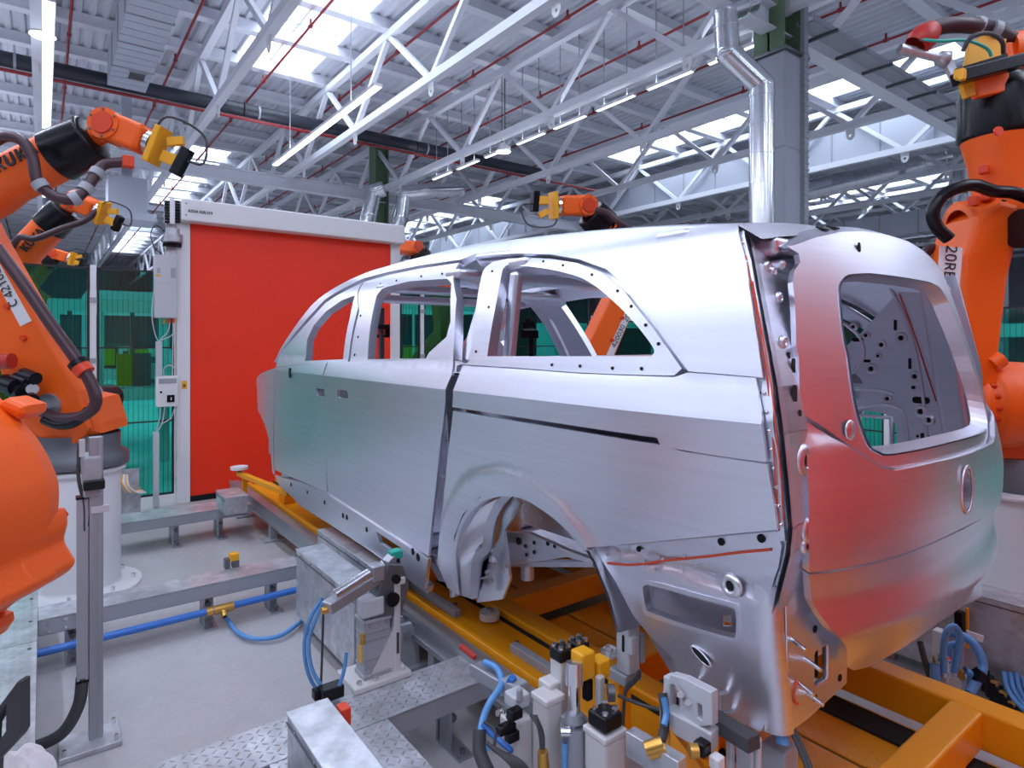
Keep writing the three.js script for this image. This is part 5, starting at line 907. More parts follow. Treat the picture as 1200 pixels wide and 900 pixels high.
// aluminium post with cable duct
{
  const b = V(0.18, 0, -3.195), t = thing('aluminium_post', 'aluminium profile post with cable duct and bolted foot plate', 'post', [b.x, 0, b.z]);
  const y1 = 1.30, h = 0.024; part('profile', [span(b.x - h, b.x + h, 0.02, y1, b.z - h, b.z + h, 0.003), span(b.x - h + 0.002, b.x - 0.009, 0.02, y1, b.z + h, b.z + h + 0.004), span(b.x + 0.009, b.x + h - 0.002, 0.02, y1, b.z + h, b.z + h + 0.004), span(b.x + h, b.x + h + 0.004, 0.02, y1, b.z - 0.008, b.z + 0.008)], M.steel, t);
  part('cable_duct', span(b.x - 0.066, b.x - h - 0.002, 0.28, 1.05, b.z - 0.018, b.z + 0.026, 0.003), M.greyPaint, t);
  for (const y of [0.275, 1.045]) part('duct_lip', span(b.x - 0.069, b.x - h + 0.001, y, y + 0.01, b.z - 0.02, b.z + 0.03), M.black, t);
  part('foot_plate', span(b.x - 0.13, b.x + 0.09, 0, 0.022, b.z - 0.08, b.z + 0.1, 0.004), M.galv, t);
  for (const [dx, dz] of [[-0.11, 0.08], [0.07, 0.08], [0.07, -0.06]]) part('anchor_bolt', rod(V(b.x + dx, 0.022, b.z + dz), V(b.x + dx, 0.045, b.z + dz), 0.01, 0.008, 6), M.chrome, t);
  part('cable_conduit', hose([V(b.x - 0.046, 0.29, b.z + 0.005), V(b.x - 0.06, 0.18, b.z + 0.015), V(b.x - 0.12, 0.08, b.z + 0.01), V(b.x - 0.24, 0.05, b.z - 0.02), V(-0.2, 0.10, b.z - 0.02)], 0.024, 10, 40), M.rubber, t);
  const m = (a, bb) => atZ(a, bb, b.z + 0.02);
  part('junction_box', [(() => { const p = m(97, 535), q = m(119, 580); return span(p.x, q.x, q.y, p.y, b.z - 0.1, b.z + 0.05, 0.01); })()], M.greyPaint, t);
  part('valve_block', [(() => { const p = m(97, 562), q = m(122, 570); return span(p.x, q.x, q.y, p.y, b.z, b.z + 0.08, 0.006); })()], M.black, t);
  part('bracket_arm', [bar(m(106, 598), m(128, 595), 0.02, 0.03, 0.003), bar(m(96, 515), m(96, 535), 0.02, 0.02)], M.lightGrey, t);
  part('post_cable', hose([m(93, 520), m(92, 560), m(98, 590), m(99, 622)], 0.008, 6), M.rubber, t); part('post_cable', hose([m(112, 594), m(106, 606), m(103, 616)], 0.007, 6), M.rubber, t);
}
{ // terminal box with loose leads behind the pedestal
  const p = atZ(140, 550, -6.6), t = thing('terminal_box', 'open terminal plate with loose yellow and white leads at the fence', 'terminal box', [p.x, 0.8, -6.6]);
  part('back_plate', (() => { const a = atZ(141, 551, -6.6), b = atZ(163, 576, -6.6); return span(a.x, b.x, b.y, a.y, -6.62, -6.6); })(), M.galv, t);
  [[M.yellow, 0], [M.white, 2], [M.lightGrey, 4], [M.yellow, 6], [M.white, 8]].forEach(([m, k]) => part('lead', hose([atZ(144 + k * 0.6, 556, -6.57), atZ(143 + k, 566 + k * 0.5, -6.5), atZ(152 + k, 577, -6.5), atZ(166 + k * 0.6, 574 + k * 0.4, -6.55)], 0.007, 6), m, t));
  part('support', (() => { const a = atZ(138, 575, -6.6); return span(a.x, a.x + 0.18, 0, a.y, -6.66, -6.62); })(), M.galv, t);
}
{ // folding handle frame and plastic bag at the platform edge
  const o = [[-14, 842], [0, 830], [26, 795], [30, 796], [30, 855], [26, 862], [-14, 905]], h = [[-8, 850], [0, 836], [12, 817], [18, 816], [18, 852], [14, 858], [-8, 880]], d = 1.75;
  const t = thing('handle_frame', 'dark grey loop handle standing on the platform above the white bag', 'handle', [...atD(10, 850, d).setY(DK).toArray()]);
  const f = l => l.map(([a, b]) => { const p = atD(a, b, d).sub(EYEP); return [p.dot(RGT), p.y]; });
  part('loop', slab(f(o), 0.045, 0.008, [f(h)]).applyMatrix4(new THREE.Matrix4().makeBasis(RGT, V(0, 1, 0), FWD.clone().negate()).setPosition(EYEP.clone().addScaledVector(FWD, d))), M.rubber, t);
  part('stem', bar(atD(-10, 880, d), atD(-16, 880, d).setY(DK), 0.04, 0.04), M.rubber, t);
}
{
  const g = new THREE.IcosahedronGeometry(0.085, 4), p = g.attributes.position, c = atY(22, 905, DK + 0.07), v = V();
  for (let i = 0; i < p.count; i++) { v.fromBufferAttribute(p, i); const a = Math.atan2(v.z, v.x); v.multiplyScalar(1 + 0.16 * Math.sin(5 * a + 14 * v.y) + 0.12 * Math.sin(30 * v.x + 21 * v.y)); v.y *= 0.75; if (v.y < -0.06) v.y = -0.06; p.setXYZ(i, v.x, v.y, v.z); }
  g.computeVertexNormals();
  single('plastic_bag', g.translate(c.x, DK + 0.062, c.z), M.cloth, 'crumpled white plastic bag lying on the tread plate platform', 'bag');
}
// sheet metal covers along the line
function cover(x0, x1, y0, y1, z0, z1, label, feet) {
  const t = thing('sheet_cover', label, 'cover', [(x0 + x1) / 2, y0, (z0 + z1) / 2]);
  part('shell', span(x0, x1, y0, y1, z0, z1, 0.006), M.galv, t);
  part('lid', span(x0 - 0.004, x1 + 0.004, y1, y1 + 0.006, z0 - 0.004, z1 + 0.004, 0.003), M.galv, t);
  part('seam', [span(x0 - 0.004, x0 - 0.001, y1 - 0.03, y1 - 0.024, z0, z1)], M.darkSteel, t);
  for (let i = 0; i < 5; i++) part('rivet', rod(V(x0 - 0.001, y1 - 0.015, z0 + (z1 - z0) * (i + 0.5) / 5), V(x0 - 0.006, y1 - 0.015, z0 + (z1 - z0) * (i + 0.5) / 5), 0.006, 0.006, 8), M.chrome, t);
  if (feet) part('stand', [span(x0 + 0.02, x0 + 0.06, 0, y0, z1 - 0.12, z1 - 0.06), span(x0 + 0.02, x0 + 0.06, 0, y0, z0 + 0.06, z0 + 0.12)], M.steel, t);
}
cover(1.2, 1.36, 0.09, 0.475, -3.72, -2.86, 'scuffed galvanised sheet cover beside the clamp with the teal tip', true);
cover(0.645, 0.78, DK, 0.475, -2.09, -1.2, 'galvanised sheet cover with a red corner block on the tread plate walkway', false);
{ const p = atY(396, 826, 0.47); single('corner_block', box(0.035, 0.06, 0.05, p.x + 0.02, 0.43, p.z, 0.004), M.redOrange, 'small red plastic block at the end of the sheet cover', 'block'); }
cover(3.62, 3.80, 0.05, 0.475, -1.55, 0.4, 'galvanised sheet cover beyond the tailgate beside blue hoses', true);
cover(1.22, 1.40, DK, 0.40, -5.95, -5.6, 'small galvanised box at the end of the floor beam by the red door', false);
cover(1.5, 1.62, 0.281, 0.42, -4.2, -3.2, 'dark galvanised cover tucked under the rocker of the van', false);

// conveyor: grey side rails, orange skid with plates, cross tubes and rollers
for (const [s, lab] of [[1, 'grey steel conveyor rail running beside the clamp stands under the rocker'], [-1, 'grey steel conveyor rail on the far side under the van']]) {
  const X = x => s > 0 ? x : 2 * CX - x, t = thing('conveyor_rail', lab, 'rail', [X(1.60), 0, -3]);
  const ze = s > 0 ? 0.6 : -1.9;
  part('rail', [span(X(1.55), X(1.63), 0.16, 0.275, -6.9, ze, 0.006), span(X(1.54), X(1.56), 0.25, 0.28, -6.9, ze), span(X(1.54), X(1.56), 0.155, 0.18, -6.9, ze)], M.steel, t);
  for (let z = -6.5; z < ze - 0.1; z += 0.93) part('rail_foot', [span(X(1.56), X(1.62), 0, 0.16, z, z + 0.06), span(X(1.5), X(1.66), 0, 0.015, z - 0.04, z + 0.1)], M.greyPaint, t);
}
{
  const t = thing('transport_skid', 'orange painted transport skid frame carrying the van body', 'skid', [CX, 0.1, -3]);
  for (const s of [1, -1]) {
    const X = x => s > 0 ? x : 2 * CX - x;
    const zp = s > 0 ? 0.5 : -1.9;
    part('side_plate', span(X(1.64), X(1.90), 0.255, 0.275, -6.6, zp), M.skid, t);
    part('outer_lip', span(X(1.64), X(1.67), 0.275, 0.30, -6.6, zp, 0.004), M.skid, t);
    part('main_tube', span(X(1.91), X(2.03), 0.16, 0.31, -6.6, 0.5, 0.012), M.skid, t);
    part('runner_strip', [span(X(1.70), X(1.74), 0.275, 0.315, -4.4, -2.75, 0.004), span(X(1.72), X(1.76), 0.275, 0.315, -2.3, -1.95, 0.004)], M.greyPaint, t);
    part('slot_gap_strip', span(X(1.88), X(1.905), 0.262, 0.279, -6.6, zp), M.hole, t);  // black strip painting the dark between side plate and tube
    for (const z of s > 0 ? [-2.62, -4.9, -0.4] : [-2.62, -4.9]) { const r = part('guide_roller', [rod(V(X(1.83), 0.29, z), V(X(1.83), 0.325, z), 0.052, 0.052, 24)], M.beige, t); part('roller_hub', rod(V(X(1.83), 0.32, z), V(X(1.83), 0.34, z), 0.02, 0.018, 14), M.steel, r); }
    for (const z of s > 0 ? [-5.4, -3.3, -1.35] : [-5.4, -3.3]) part('body_support', [span(X(1.80), X(1.92), 0.275, 0.50, z - 0.05, z + 0.05, 0.01), span(X(1.78), X(1.94), 0.50, 0.56, z - 0.06, z + 0.06, 0.01)], M.skid, t);
    for (let z = -6.2; z < zp - 0.1; z += 0.55) part('plate_screw', rod(V(X(1.80), 0.275, z), V(X(1.80), 0.282, z), 0.012, 0.012, 8), M.darkSteel, t);
    part('support_pad', [span(X(1.70), X(1.82), 0.275, 0.50, -5.75, -5.6, 0.01)], M.skid, t);
  }
  for (const z of [-6.2, -5.0, -3.9, -2.75, -1.9, -0.86, 0.3]) part('cross_tube', span(2.03, 2.83, 0.17, 0.31, z - 0.055, z + 0.055, 0.012), M.skid, t);
  let a = -6.15; for (const z of [-5.0, -3.9, -2.75, -1.9, -0.86, 0.3]) { part('tread_plate', span(2.04, 2.42, 0.12, 0.128, a + 0.06, z - 0.06), M.skidPlate, t); part('tread_plate', span(2.44, 2.83, 0.12, 0.128, a + 0.06, z - 0.06), M.skidPlate, t); a = z; }
  part('dark_gap_band', [span(2.66, 2.80, 0.128, 0.14, -1.85, 0.4)], M.hole, t);  // flat black band on the plates, painted as a dark gap
  part('gusset', [slab([[0, 0], [0.1, 0], [0, 0.1]], 0.14).rotateX(-Math.PI / 2).translate(2.03, 0.24, -0.92)], M.skid, t);
}
{ const p = atY(310, 557, 0.62), t = thing('front_locator', 'orange locator arm with a white disc ahead of the rocker', 'locator', [p.x, 0.3, p.z]); part('arm', [bar(V(1.42, 0.52, -6.0), V(1.62, 0.46, -5.2), 0.05, 0.04, 0.006), span(1.44, 1.48, 0.26, 0.52, -5.98, -5.94)], M.skid, t); part('disc', rod(V(1.42, 0.56, -5.98), V(1.42, 0.585, -5.98), 0.075, 0.075, 20), M.white, t); part('disc_stem', rod(V(1.42, 0.5, -5.98), V(1.42, 0.56, -5.98), 0.02, 0.02, 10), M.darkSteel, t); }

// ------------------------------------------------------------------ clamps and valve units
const bolt = (p, dir, r = 0.01, l = 0.012) => rod(p, p.clone().addScaledVector(dir, l), r, r, 6);
const UPV = V(0, 1, 0);
{ // power clamp with the teal tip
  const o = V(1.12, 0, -2.52), t = thing('clamp_stand', 'pneumatic clamp with a teal tip on a light grey stand beside the sheet cover', 'clamp', [o.x, DK, o.z]);
  const B = (w, h, d, x, y, z, r = 0.006) => box(w, h, d, o.x + x, y, o.z + z, r);
  part('base_plate', B(0.26, 0.025, 0.2, 0.03, DK + 0.0125, 0), M.beige, t); for (const [x, z] of [[-0.07, 0.07], [0.0, 0.08], [0.13, 0.07], [0.13, -0.07]]) part('bolt', bolt(V(o.x + x, DK + 0.025, o.z + z), UPV, 0.012, 0.014), M.chrome, t);
  part('upright', [B(0.03, 0.40, 0.13, 0.11, 0.47, 0), slab([[0, 0], [0.12, 0], [0, 0.2]], 0.015).rotateY(Math.PI).translate(o.x + 0.10, DK + 0.02, o.z + 0.05)], M.beige, t);
  part('cylinder_block', [B(0.12, 0.24, 0.09, 0.02, 0.40, 0.01), B(0.13, 0.02, 0.1, 0.02, 0.52, 0.01), B(0.13, 0.02, 0.1, 0.02, 0.29, 0.01)], M.greyPaint, t); part('type_label', B(0.004, 0.07, 0.03, -0.042, 0.38, 0.02, 0), M.yellow, t);
  part('clamp_body', [slab([[-0.06, 0], [0.08, -0.02], [0.12, 0.10], [0.09, 0.2], [0.02, 0.22], [-0.03, 0.12]], 0.08, 0.008).translate(o.x + 0.05, 0.53, o.z + 0.02)], M.darkSteel, t);
  for (const y of [0.33, 0.36, 0.44, 0.47]) part('cylinder_rib', B(0.124, 0.006, 0.094, 0.02, y, 0.01, 0.001), M.steel, t);
  for (const [y, x] of [[0.505, -0.02], [0.505, 0.06], [0.30, -0.02], [0.30, 0.06]]) part('block_screw', rod(V(o.x + x, y, o.z + 0.055), V(o.x + x, y, o.z + 0.064), 0.006, 0.006, 8), M.chrome, t);
  part('upright_slot', B(0.012, 0.09, 0.004, 0.11, 0.40, 0.066, 0.001), M.rubber, t); part('upright_cap', B(0.05, 0.03, 0.14, 0.12, 0.665, 0, 0.004), M.beige, t);
  part('arm_cylinder', rod(V(o.x - 0.19, 0.69, o.z + 0.10), V(o.x - 0.02, 0.725, o.z + 0.05), 0.022, 0.022, 16), M.chrome, t); part('arm_knuckle', B(0.06, 0.07, 0.06, 0.02, 0.72, 0.04, 0.01), M.steel, t); part('tip_holder', B(0.07, 0.03, 0.05, 0.11, 0.735, 0.0, 0.006), M.black, t);
  part('jaw_housing', [B(0.10, 0.08, 0.07, 0.0, 0.58, 0.03, 0.01)], M.lightGrey, t);
  part('clamp_arm', [bar(V(o.x - 0.22, 0.645, o.z + 0.1), V(o.x + 0.06, 0.70, o.z + 0.02), 0.055, 0.05, 0.008), bar(V(o.x - 0.18, 0.675, o.z + 0.09), V(o.x + 0.0, 0.71, o.z + 0.035), 0.035, 0.03, 0.005), bar(V(o.x + 0.04, 0.70, o.z + 0.02), V(o.x + 0.12, 0.75, o.z + 0.0), 0.05, 0.045, 0.006)], M.steel, t);
  part('clamp_tip', B(0.055, 0.035, 0.05, 0.13, 0.765, 0.0, 0.006), M.teal, t);
  part('pivot', rod(V(o.x + 0.08, 0.60, o.z + 0.07), V(o.x + 0.08, 0.60, o.z + 0.085), 0.03, 0.03, 18), M.black, t); part('pivot', rod(V(o.x + 0.10, 0.68, o.z + 0.06), V(o.x + 0.10, 0.68, o.z + 0.08), 0.018, 0.018, 14), M.black, t);
  part('fitting', rod(V(o.x - 0.24, 0.64, o.z + 0.1), V(o.x - 0.21, 0.64, o.z + 0.1), 0.014, 0.014, 10), M.brass, t); part('fitting', rod(V(o.x - 0.05, 0.44, o.z + 0.06), V(o.x - 0.05, 0.48, o.z + 0.06), 0.012, 0.012, 10), M.brass, t);
  const w = (a, b, d) => atD(a, b, d);
  part('air_hose', hose([w(378, 702, 2.55), w(366, 720, 2.55), w(357, 750, 2.55), w(360, 785, 2.55), w(372, 808, 2.55), w(388, 812, 2.52)], 0.008, 8, 40), M.blueHose, t); part('air_hose', hose([w(380, 704, 2.52), w(370, 725, 2.52), w(362, 752, 2.52), w(366, 785, 2.52), w(378, 806, 2.52)], 0.008, 8, 40), M.blueHose, t);
  part('air_hose', hose([w(406, 766, 2.5), w(402, 790, 2.5), w(394, 810, 2.5), w(384, 818, 2.5)], 0.008, 8, 30), M.blueHose, t); part('signal_cable', hose([w(379, 712, 2.53), w(378, 750, 2.53), w(376, 806, 2.53)], 0.005, 6), M.rubber, t);
  part('manifold', [box(0.09, 0.05, 0.06, ...w(388, 810, 2.5).toArray(), 0.006), box(0.05, 0.04, 0.04, ...w(374, 812, 2.5).toArray(), 0.006)], M.black, t);
}
{ // grey pivot block beside the conveyor
  const p = atY(480, 748, 0.13).add(V(-0.07, 0, 0)), t = thing('pivot_block', 'dark grey cast pivot block beside the conveyor rail behind the clamp', 'bracket', [p.x, 0, p.z]);
  for (const dz of [-0.05, 0.05]) part('cheek', slab([[-0.12, 0], [0.1, 0], [0.09, 0.16], [0.05, 0.24], [-0.01, 0.24], [-0.04, 0.12], [-0.12, 0.08]], 0.03, 0.005).translate(p.x, 0.0, p.z + dz), M.greyPaint, t);
  part('pin', rod(V(p.x + 0.02, 0.19, p.z - 0.08), V(p.x + 0.02, 0.19, p.z + 0.08), 0.025, 0.025, 16), M.steel, t); part('base', span(p.x - 0.15, p.x + 0.14, 0, 0.02, p.z - 0.1, p.z + 0.1), M.greyPaint, t);
}
{ // tall locating unit with the yellow jaw
  const t = thing('locating_unit', 'light grey locating unit with a yellow jaw and black cap in front of the skid', 'clamp unit', [1.36, 0, -1.52]);
  const q = (a, b, d = 2.0) => atD(a, b, d), blk = (l, tp, r, bt, d, dep, m, n, rad = 0.008) => { const c_ = { w: (r - l) / FOCAL * d, h: (bt - tp) / FOCAL * d }, s_ = c_.w / 1.4, e_ = Math.min(s_, dep * 1.2) , x_ = (c_.w - 0.6 * e_) / 0.8, c = q((l + r) / 2, (tp + bt) / 2, d + 0.35 * s_); const made = part(n, box(x_, c_.h, e_, 0, 0, 0, rad).translate(c.x, c.y, c.z), m, t); if (n === 'black_cap') for (const a of [-0.27, 0.27]) for (const b of [-0.27, 0.27]) part('cap_bolt', rod(V(c.x + a * x_, c.y + c_.h / 2 - 0.002, c.z + b * e_), V(c.x + a * x_, c.y + c_.h / 2 + 0.008, c.z + b * e_), 0.009, 0.009, 10), M.chrome, made); return made; };
  blk(644, 768, 672, 830, 2.0, 0.09, M.beige, 'column'); blk(630, 795, 662, 832, 1.98, 0.10, M.beige, 'shoulder_block');
  blk(622, 815, 662, 905, 1.93, 0.12, M.beige, 'main_housing', 0.015); blk(621, 811, 663, 819, 1.925, 0.13, M.beige, 'housing_lid', 0.006);
  blk(643, 757, 673, 772, 1.995, 0.09, M.black, 'black_cap'); blk(664, 750, 692, 760, 2.03, 0.08, M.black, 'black_cap');
  blk(668, 761, 698, 793, 1.95, 0.07, M.yellow, 'yellow_jaw'); blk(688, 770, 716, 792, 1.98, 0.08, M.yellow, 'yellow_jaw'); blk(686, 772, 698, 782, 1.99, 0.07, M.yellow, 'yellow_jaw');
  part('piston_rod', [rod(q(673, 845, 1.9), q(673, 775, 1.93), 0.019, 0.019, 18), rod(q(673, 802, 1.9), q(673, 776, 1.91), 0.027, 0.026, 18)], M.chrome, t); part('rod_collar', rod(q(673, 846, 1.89), q(673, 836, 1.895), 0.034, 0.03, 18), M.steel, t);
  part('cylinder_tube', rod(q(672, 905, 1.87), q(672, 850, 1.88), 0.042, 0.042, 20), M.steel, t); blk(655, 838, 690, 852, 1.88, 0.1, M.steel, 'cylinder_head');
  blk(696, 791, 710, 850, 1.95, 0.02, M.beige, 'guard_plate'); blk(681, 795, 696, 820, 1.97, 0.08, M.black, 'jaw_back'); part('side_roller', [rod(q(712, 840, 1.93), q(725, 838, 1.93), 0.03, 0.03, 16), rod(q(712, 812, 1.93), q(720, 812, 1.93), 0.025, 0.025, 16)], M.darkSteel, t);
  blk(683, 856, 735, 905, 1.80, 0.13, M.beige, 'second_housing', 0.015); blk(682, 851, 736, 859, 1.795, 0.14, M.beige, 'housing_lid', 0.006); blk(688, 832, 730, 850, 1.80, 0.12, M.black, 'black_cap');
  part('air_fitting', [rod(q(657, 858, 1.85), q(668, 858, 1.85), 0.016, 0.016, 12)], M.chrome, t); part('air_hose', hose([q(662, 870, 1.84), q(662, 905, 1.84)], 0.009, 8), M.blueHose, t);
  blk(585, 838, 625, 905, 1.96, 0.10, M.beige, 'base_bracket', 0.006); blk(590, 810, 622, 826, 1.98, 0.08, M.lightGrey, 'linear_guide'); blk(604, 806, 614, 822, 1.96, 0.06, M.greyPaint, 'guide_block');
  for (const [a, b] of [[584, 838], [590, 835], [596, 842], [601, 834]]) part('bolt', bolt(q(a, b, 1.94), UPV, 0.009, 0.012), M.chrome, t);
  part('sensor', [box(0.045, 0.03, 0.03, ...q(603, 836, 1.93).toArray(), 0.004), box(0.06, 0.025, 0.03, ...q(593, 853, 1.92).toArray(), 0.004), box(0.04, 0.03, 0.03, ...q(600, 862, 1.92).toArray(), 0.004)], M.black, t);
  for (let i = 0; i < 6; i++) part('signal_cable', hose([q(570 + i * 2, 870 + i * 2, 1.9), q(582 + i * 3, 880 + i, 1.88), q(598 + i * 3, 895, 1.86), q(612 + i * 3, 915, 1.86)], 0.006, 6), M.rubber, t);
  for (let i = 0; i < 4; i++) part('signal_cable', hose([q(622 + i * 2, 838, 1.9), q(630 + i * 2, 850 + i * 3, 1.88), q(634 + i, 875, 1.87), q(632 + i, 905, 1.87)], 0.005, 6), M.rubber, t);
  part('cable_plug', [rod(q(636, 880, 1.86), q(637, 900, 1.86), 0.016, 0.018, 12)], M.brass, t);
}
{ // slide cylinder beside the rail with its blue hoses
  const t = thing('slide_cylinder', 'slim aluminium slide cylinder with a blue hose beside the conveyor rail', 'cylinder', [1.45, 0.3, -1.9]);
  const q = (a, b, d = 2.25) => atD(a, b, d);
  part('profile', [bar(q(556, 783, 2.3), q(598, 808, 2.15), 0.05, 0.05, 0.006), bar(q(557, 779, 2.28), q(597, 802, 2.14), 0.012, 0.012), bar(q(557, 788, 2.28), q(597, 814, 2.14), 0.012, 0.012)], M.steel, t); part('end_cap', bar(q(594, 802, 2.16), q(612, 812, 2.1), 0.06, 0.06, 0.006), M.greyPaint, t);
  part('sensor_tab', [bar(q(540, 757, 2.36), q(557, 771, 2.3), 0.018, 0.016, 0.003)], M.hoseRed, t); part('connector', [bar(q(596, 795, 2.13), q(602, 800, 2.12), 0.03, 0.03, 0.004)], M.bluePipe, t);
  part('air_hose', hose([q(568, 776, 2.25), q(582, 783, 2.2), q(588, 797, 2.15), q(586, 806, 2.12), q(575, 822, 2.08), q(567, 840, 2.05), q(564, 862, 2.0), q(572, 880, 1.98)], 0.012, 8, 40), M.blueHose, t); part('air_hose', hose([q(566, 848, 2.02), q(574, 858, 2.0), q(590, 872, 1.95), q(600, 880, 1.93)], 0.009, 8), M.bluePipe, t);
  part('cable_bundle', [hose([q(562, 855, 2.0), q(562, 880, 1.97), q(572, 905, 1.93)], 0.022, 8), hose([q(567, 846, 2.0), q(580, 856, 1.98), q(578, 880, 1.95)], 0.005, 6)], M.rubber, t);
}
{ // grey locating head holding the rear panel
  const t = thing('locating_clamp', 'grey two-piece locating head under the slotted rear panel', 'clamp unit', [...atD(742, 760, 2.12).toArray()]);
  const q = (a, b, d = 2.12) => atD(a, b, d), blk = (l, tp, r, bt, d, dep, m, n, rad = 0.006) => { const c_ = { w: (r - l) / FOCAL * d, h: (bt - tp) / FOCAL * d }, s_ = c_.w / 1.4, e_ = Math.min(s_, dep * 1.2) , x_ = (c_.w - 0.6 * e_) / 0.8, c = q((l + r) / 2, (tp + bt) / 2, d + 0.35 * s_); const made = part(n, box(x_, c_.h, e_, 0, 0, 0, rad).translate(c.x, c.y, c.z), m, t); if (n === 'black_cap') for (const a of [-0.27, 0.27]) for (const b of [-0.27, 0.27]) part('cap_bolt', rod(V(c.x + a * x_, c.y + c_.h / 2 - 0.002, c.z + b * e_), V(c.x + a * x_, c.y + c_.h / 2 + 0.008, c.z + b * e_), 0.009, 0.009, 10), M.chrome, made); return made; };
  blk(722, 732, 750, 786, 2.12, 0.08, M.lightGrey, 'head_body'); blk(722, 725, 744, 735, 2.12, 0.08, M.lightGrey, 'head_cap'); blk(728, 744, 733, 764, 2.115, 0.02, M.hole, 'slot'); blk(733, 745, 747, 766, 2.10, 0.05, M.lightGrey, 'insert'); blk(746, 742, 757, 776, 2.14, 0.07, M.greyPaint, 'side_plate'); blk(732, 727, 742, 731, 2.11, 0.02, M.bluePipe, 'blue_tag');  // the narrow black block paints a shaded recess
  blk(706, 758, 724, 770, 2.14, 0.06, M.lightGrey, 'arm'); for (const [a, b] of [[706, 762], [712, 758], [718, 763]]) part('bolt', bolt(q(a, b, 2.1), FWD.clone().negate(), 0.01, 0.02), M.chrome, t);
  blk(712, 783, 752, 796, 2.13, 0.14, M.greyPaint, 'mount_plate'); blk(712, 793, 740, 870, 2.2, 0.1, M.skid, 'mount_post');
  for (let i = 0; i < 4; i++) part('sensor_cable', hose([q(750, 786 + i * 2, 2.1), q(742, 795 + i * 2, 2.08), q(734, 806 + i, 2.1), q(731, 830, 2.12), q(729, 860 + i * 6, 2.12)], 0.006, 6), M.rubber, t);
}
{ // support stand at the rear corner of the body
  const t = thing('support_stand', 'pale steel support stand with yellow wedge below the rear corner', 'support', [...atD(835, 880, 1.75).setY(0).toArray()]);
  const q = (a, b, d = 1.75) => atD(a, b, d), blk = (l, tp, r, bt, d, dep, m, n, rad = 0.006) => { const c_ = { w: (r - l) / FOCAL * d, h: (bt - tp) / FOCAL * d }, s_ = c_.w / 1.4, e_ = Math.min(s_, dep * 1.2) , x_ = (c_.w - 0.6 * e_) / 0.8, c = q((l + r) / 2, (tp + bt) / 2, d + 0.35 * s_); const made = part(n, box(x_, c_.h, e_, 0, 0, 0, rad).translate(c.x, c.y, c.z), m, t); if (n === 'black_cap') for (const a of [-0.27, 0.27]) for (const b of [-0.27, 0.27]) part('cap_bolt', rod(V(c.x + a * x_, c.y + c_.h / 2 - 0.002, c.z + b * e_), V(c.x + a * x_, c.y + c_.h / 2 + 0.008, c.z + b * e_), 0.009, 0.009, 10), M.chrome, made); return made; };
  blk(777, 792, 800, 834, 1.82, 0.06, M.lightGrey, 'side_block'); part('tie_plate', bar(q(782, 838, 1.8), q(838, 868, 1.7), 0.05, 0.06, 0.006), M.lightGrey, t); part('clamp_plate', slab([[-0.09, -0.02], [0.06, -0.10], [0.09, -0.10], [0.09, -0.03], [0.05, 0.06], [0.0, 0.07], [-0.09, 0.07]], 0.03, 0.004, [roundRect(0.016, 0.04, 0.004, -0.05, 0.0), roundRect(0.035, 0.09, 0.015, 0.035, -0.01)]).rotateY(Math.PI / 2).translate(...q(806, 822, 1.76).toArray()), M.lightGrey, t);
  blk(792, 816, 796, 826, 1.80, 0.02, M.hole, 'slot'); for (const [a, b] of [[794, 807], [803, 816], [814, 845], [820, 842]]) part('bolt', bolt(q(a, b, 1.76), FWD.clone().negate(), 0.011, 0.03), M.chrome, t);
  blk(835, 850, 843, 882, 1.72, 0.05, M.skid, 'yellow_stop'); part('dark_gap_bar', bar(q(822, 834, 1.80), q(884, 872, 1.64), 0.05, 0.04, 0.004), M.rubber, t); blk(850, 858, 862, 905, 1.74, 0.06, M.lightGrey, 'post'); blk(862, 862, 893, 905, 1.72, 0.10, M.lightGrey, 'post'); blk(884, 866, 893, 905, 1.70, 0.02, M.beige, 'reflector');  // the black bar is added to paint the dark gap under the rear panel
  part('wedge', slab([[0, 0], [0.11, -0.13], [0.11, -0.25], [0.0, -0.25]], 0.06, 0.004).rotateY(-YAW).translate(...q(782, 848, 1.78).toArray()), M.skid, t); blk(812, 868, 834, 884, 1.66, 0.06, M.black, 'valve'); blk(830, 885, 850, 900, 1.64, 0.06, M.white, 'valve'); part('fitting', rod(q(808, 880, 1.64), q(818, 880, 1.64), 0.018, 0.018, 12), M.brass, t); part('fitting', rod(q(756, 878, 1.66), q(776, 872, 1.66), 0.018, 0.02, 12), M.brass, t); part('fitting', rod(q(760, 884, 1.66), q(780, 878, 1.66), 0.014, 0.016, 12), M.brass, t);
  part('air_hose', hose([q(776, 812, 1.8), q(779, 832, 1.78), q(778, 856, 1.76), q(772, 876, 1.74), q(768, 905, 1.72)], 0.013, 8, 30), M.rubber, t); part('air_hose', hose([q(778, 818, 1.77), q(781, 836, 1.76), q(778, 850, 1.74)], 0.009, 8), M.blueHose, t);
  part('cross_bracket', bar(q(738, 868, 1.75), q(800, 905, 1.62), 0.04, 0.07, 0.004), M.galv, t);
  part('cable', hose([q(724, 815, 1.95), q(752, 826, 1.93), q(774, 832, 1.88)], 0.006, 6), M.rubber, t);
  for (const k of [0, 4]) part('cable', hose([q(925 + k, 852, 1.75), q(936 + k, 875, 1.72), q(948 + k, 905, 1.68)], 0.007, 6), M.rubber, t); part('air_hose', hose([q(917, 858, 1.75), q(917, 872, 1.74)], 0.018, 10), M.blueHose, t);
  blk(892, 870, 935, 905, 1.78, 0.2, M.greyPaint, 'foot_block');
}
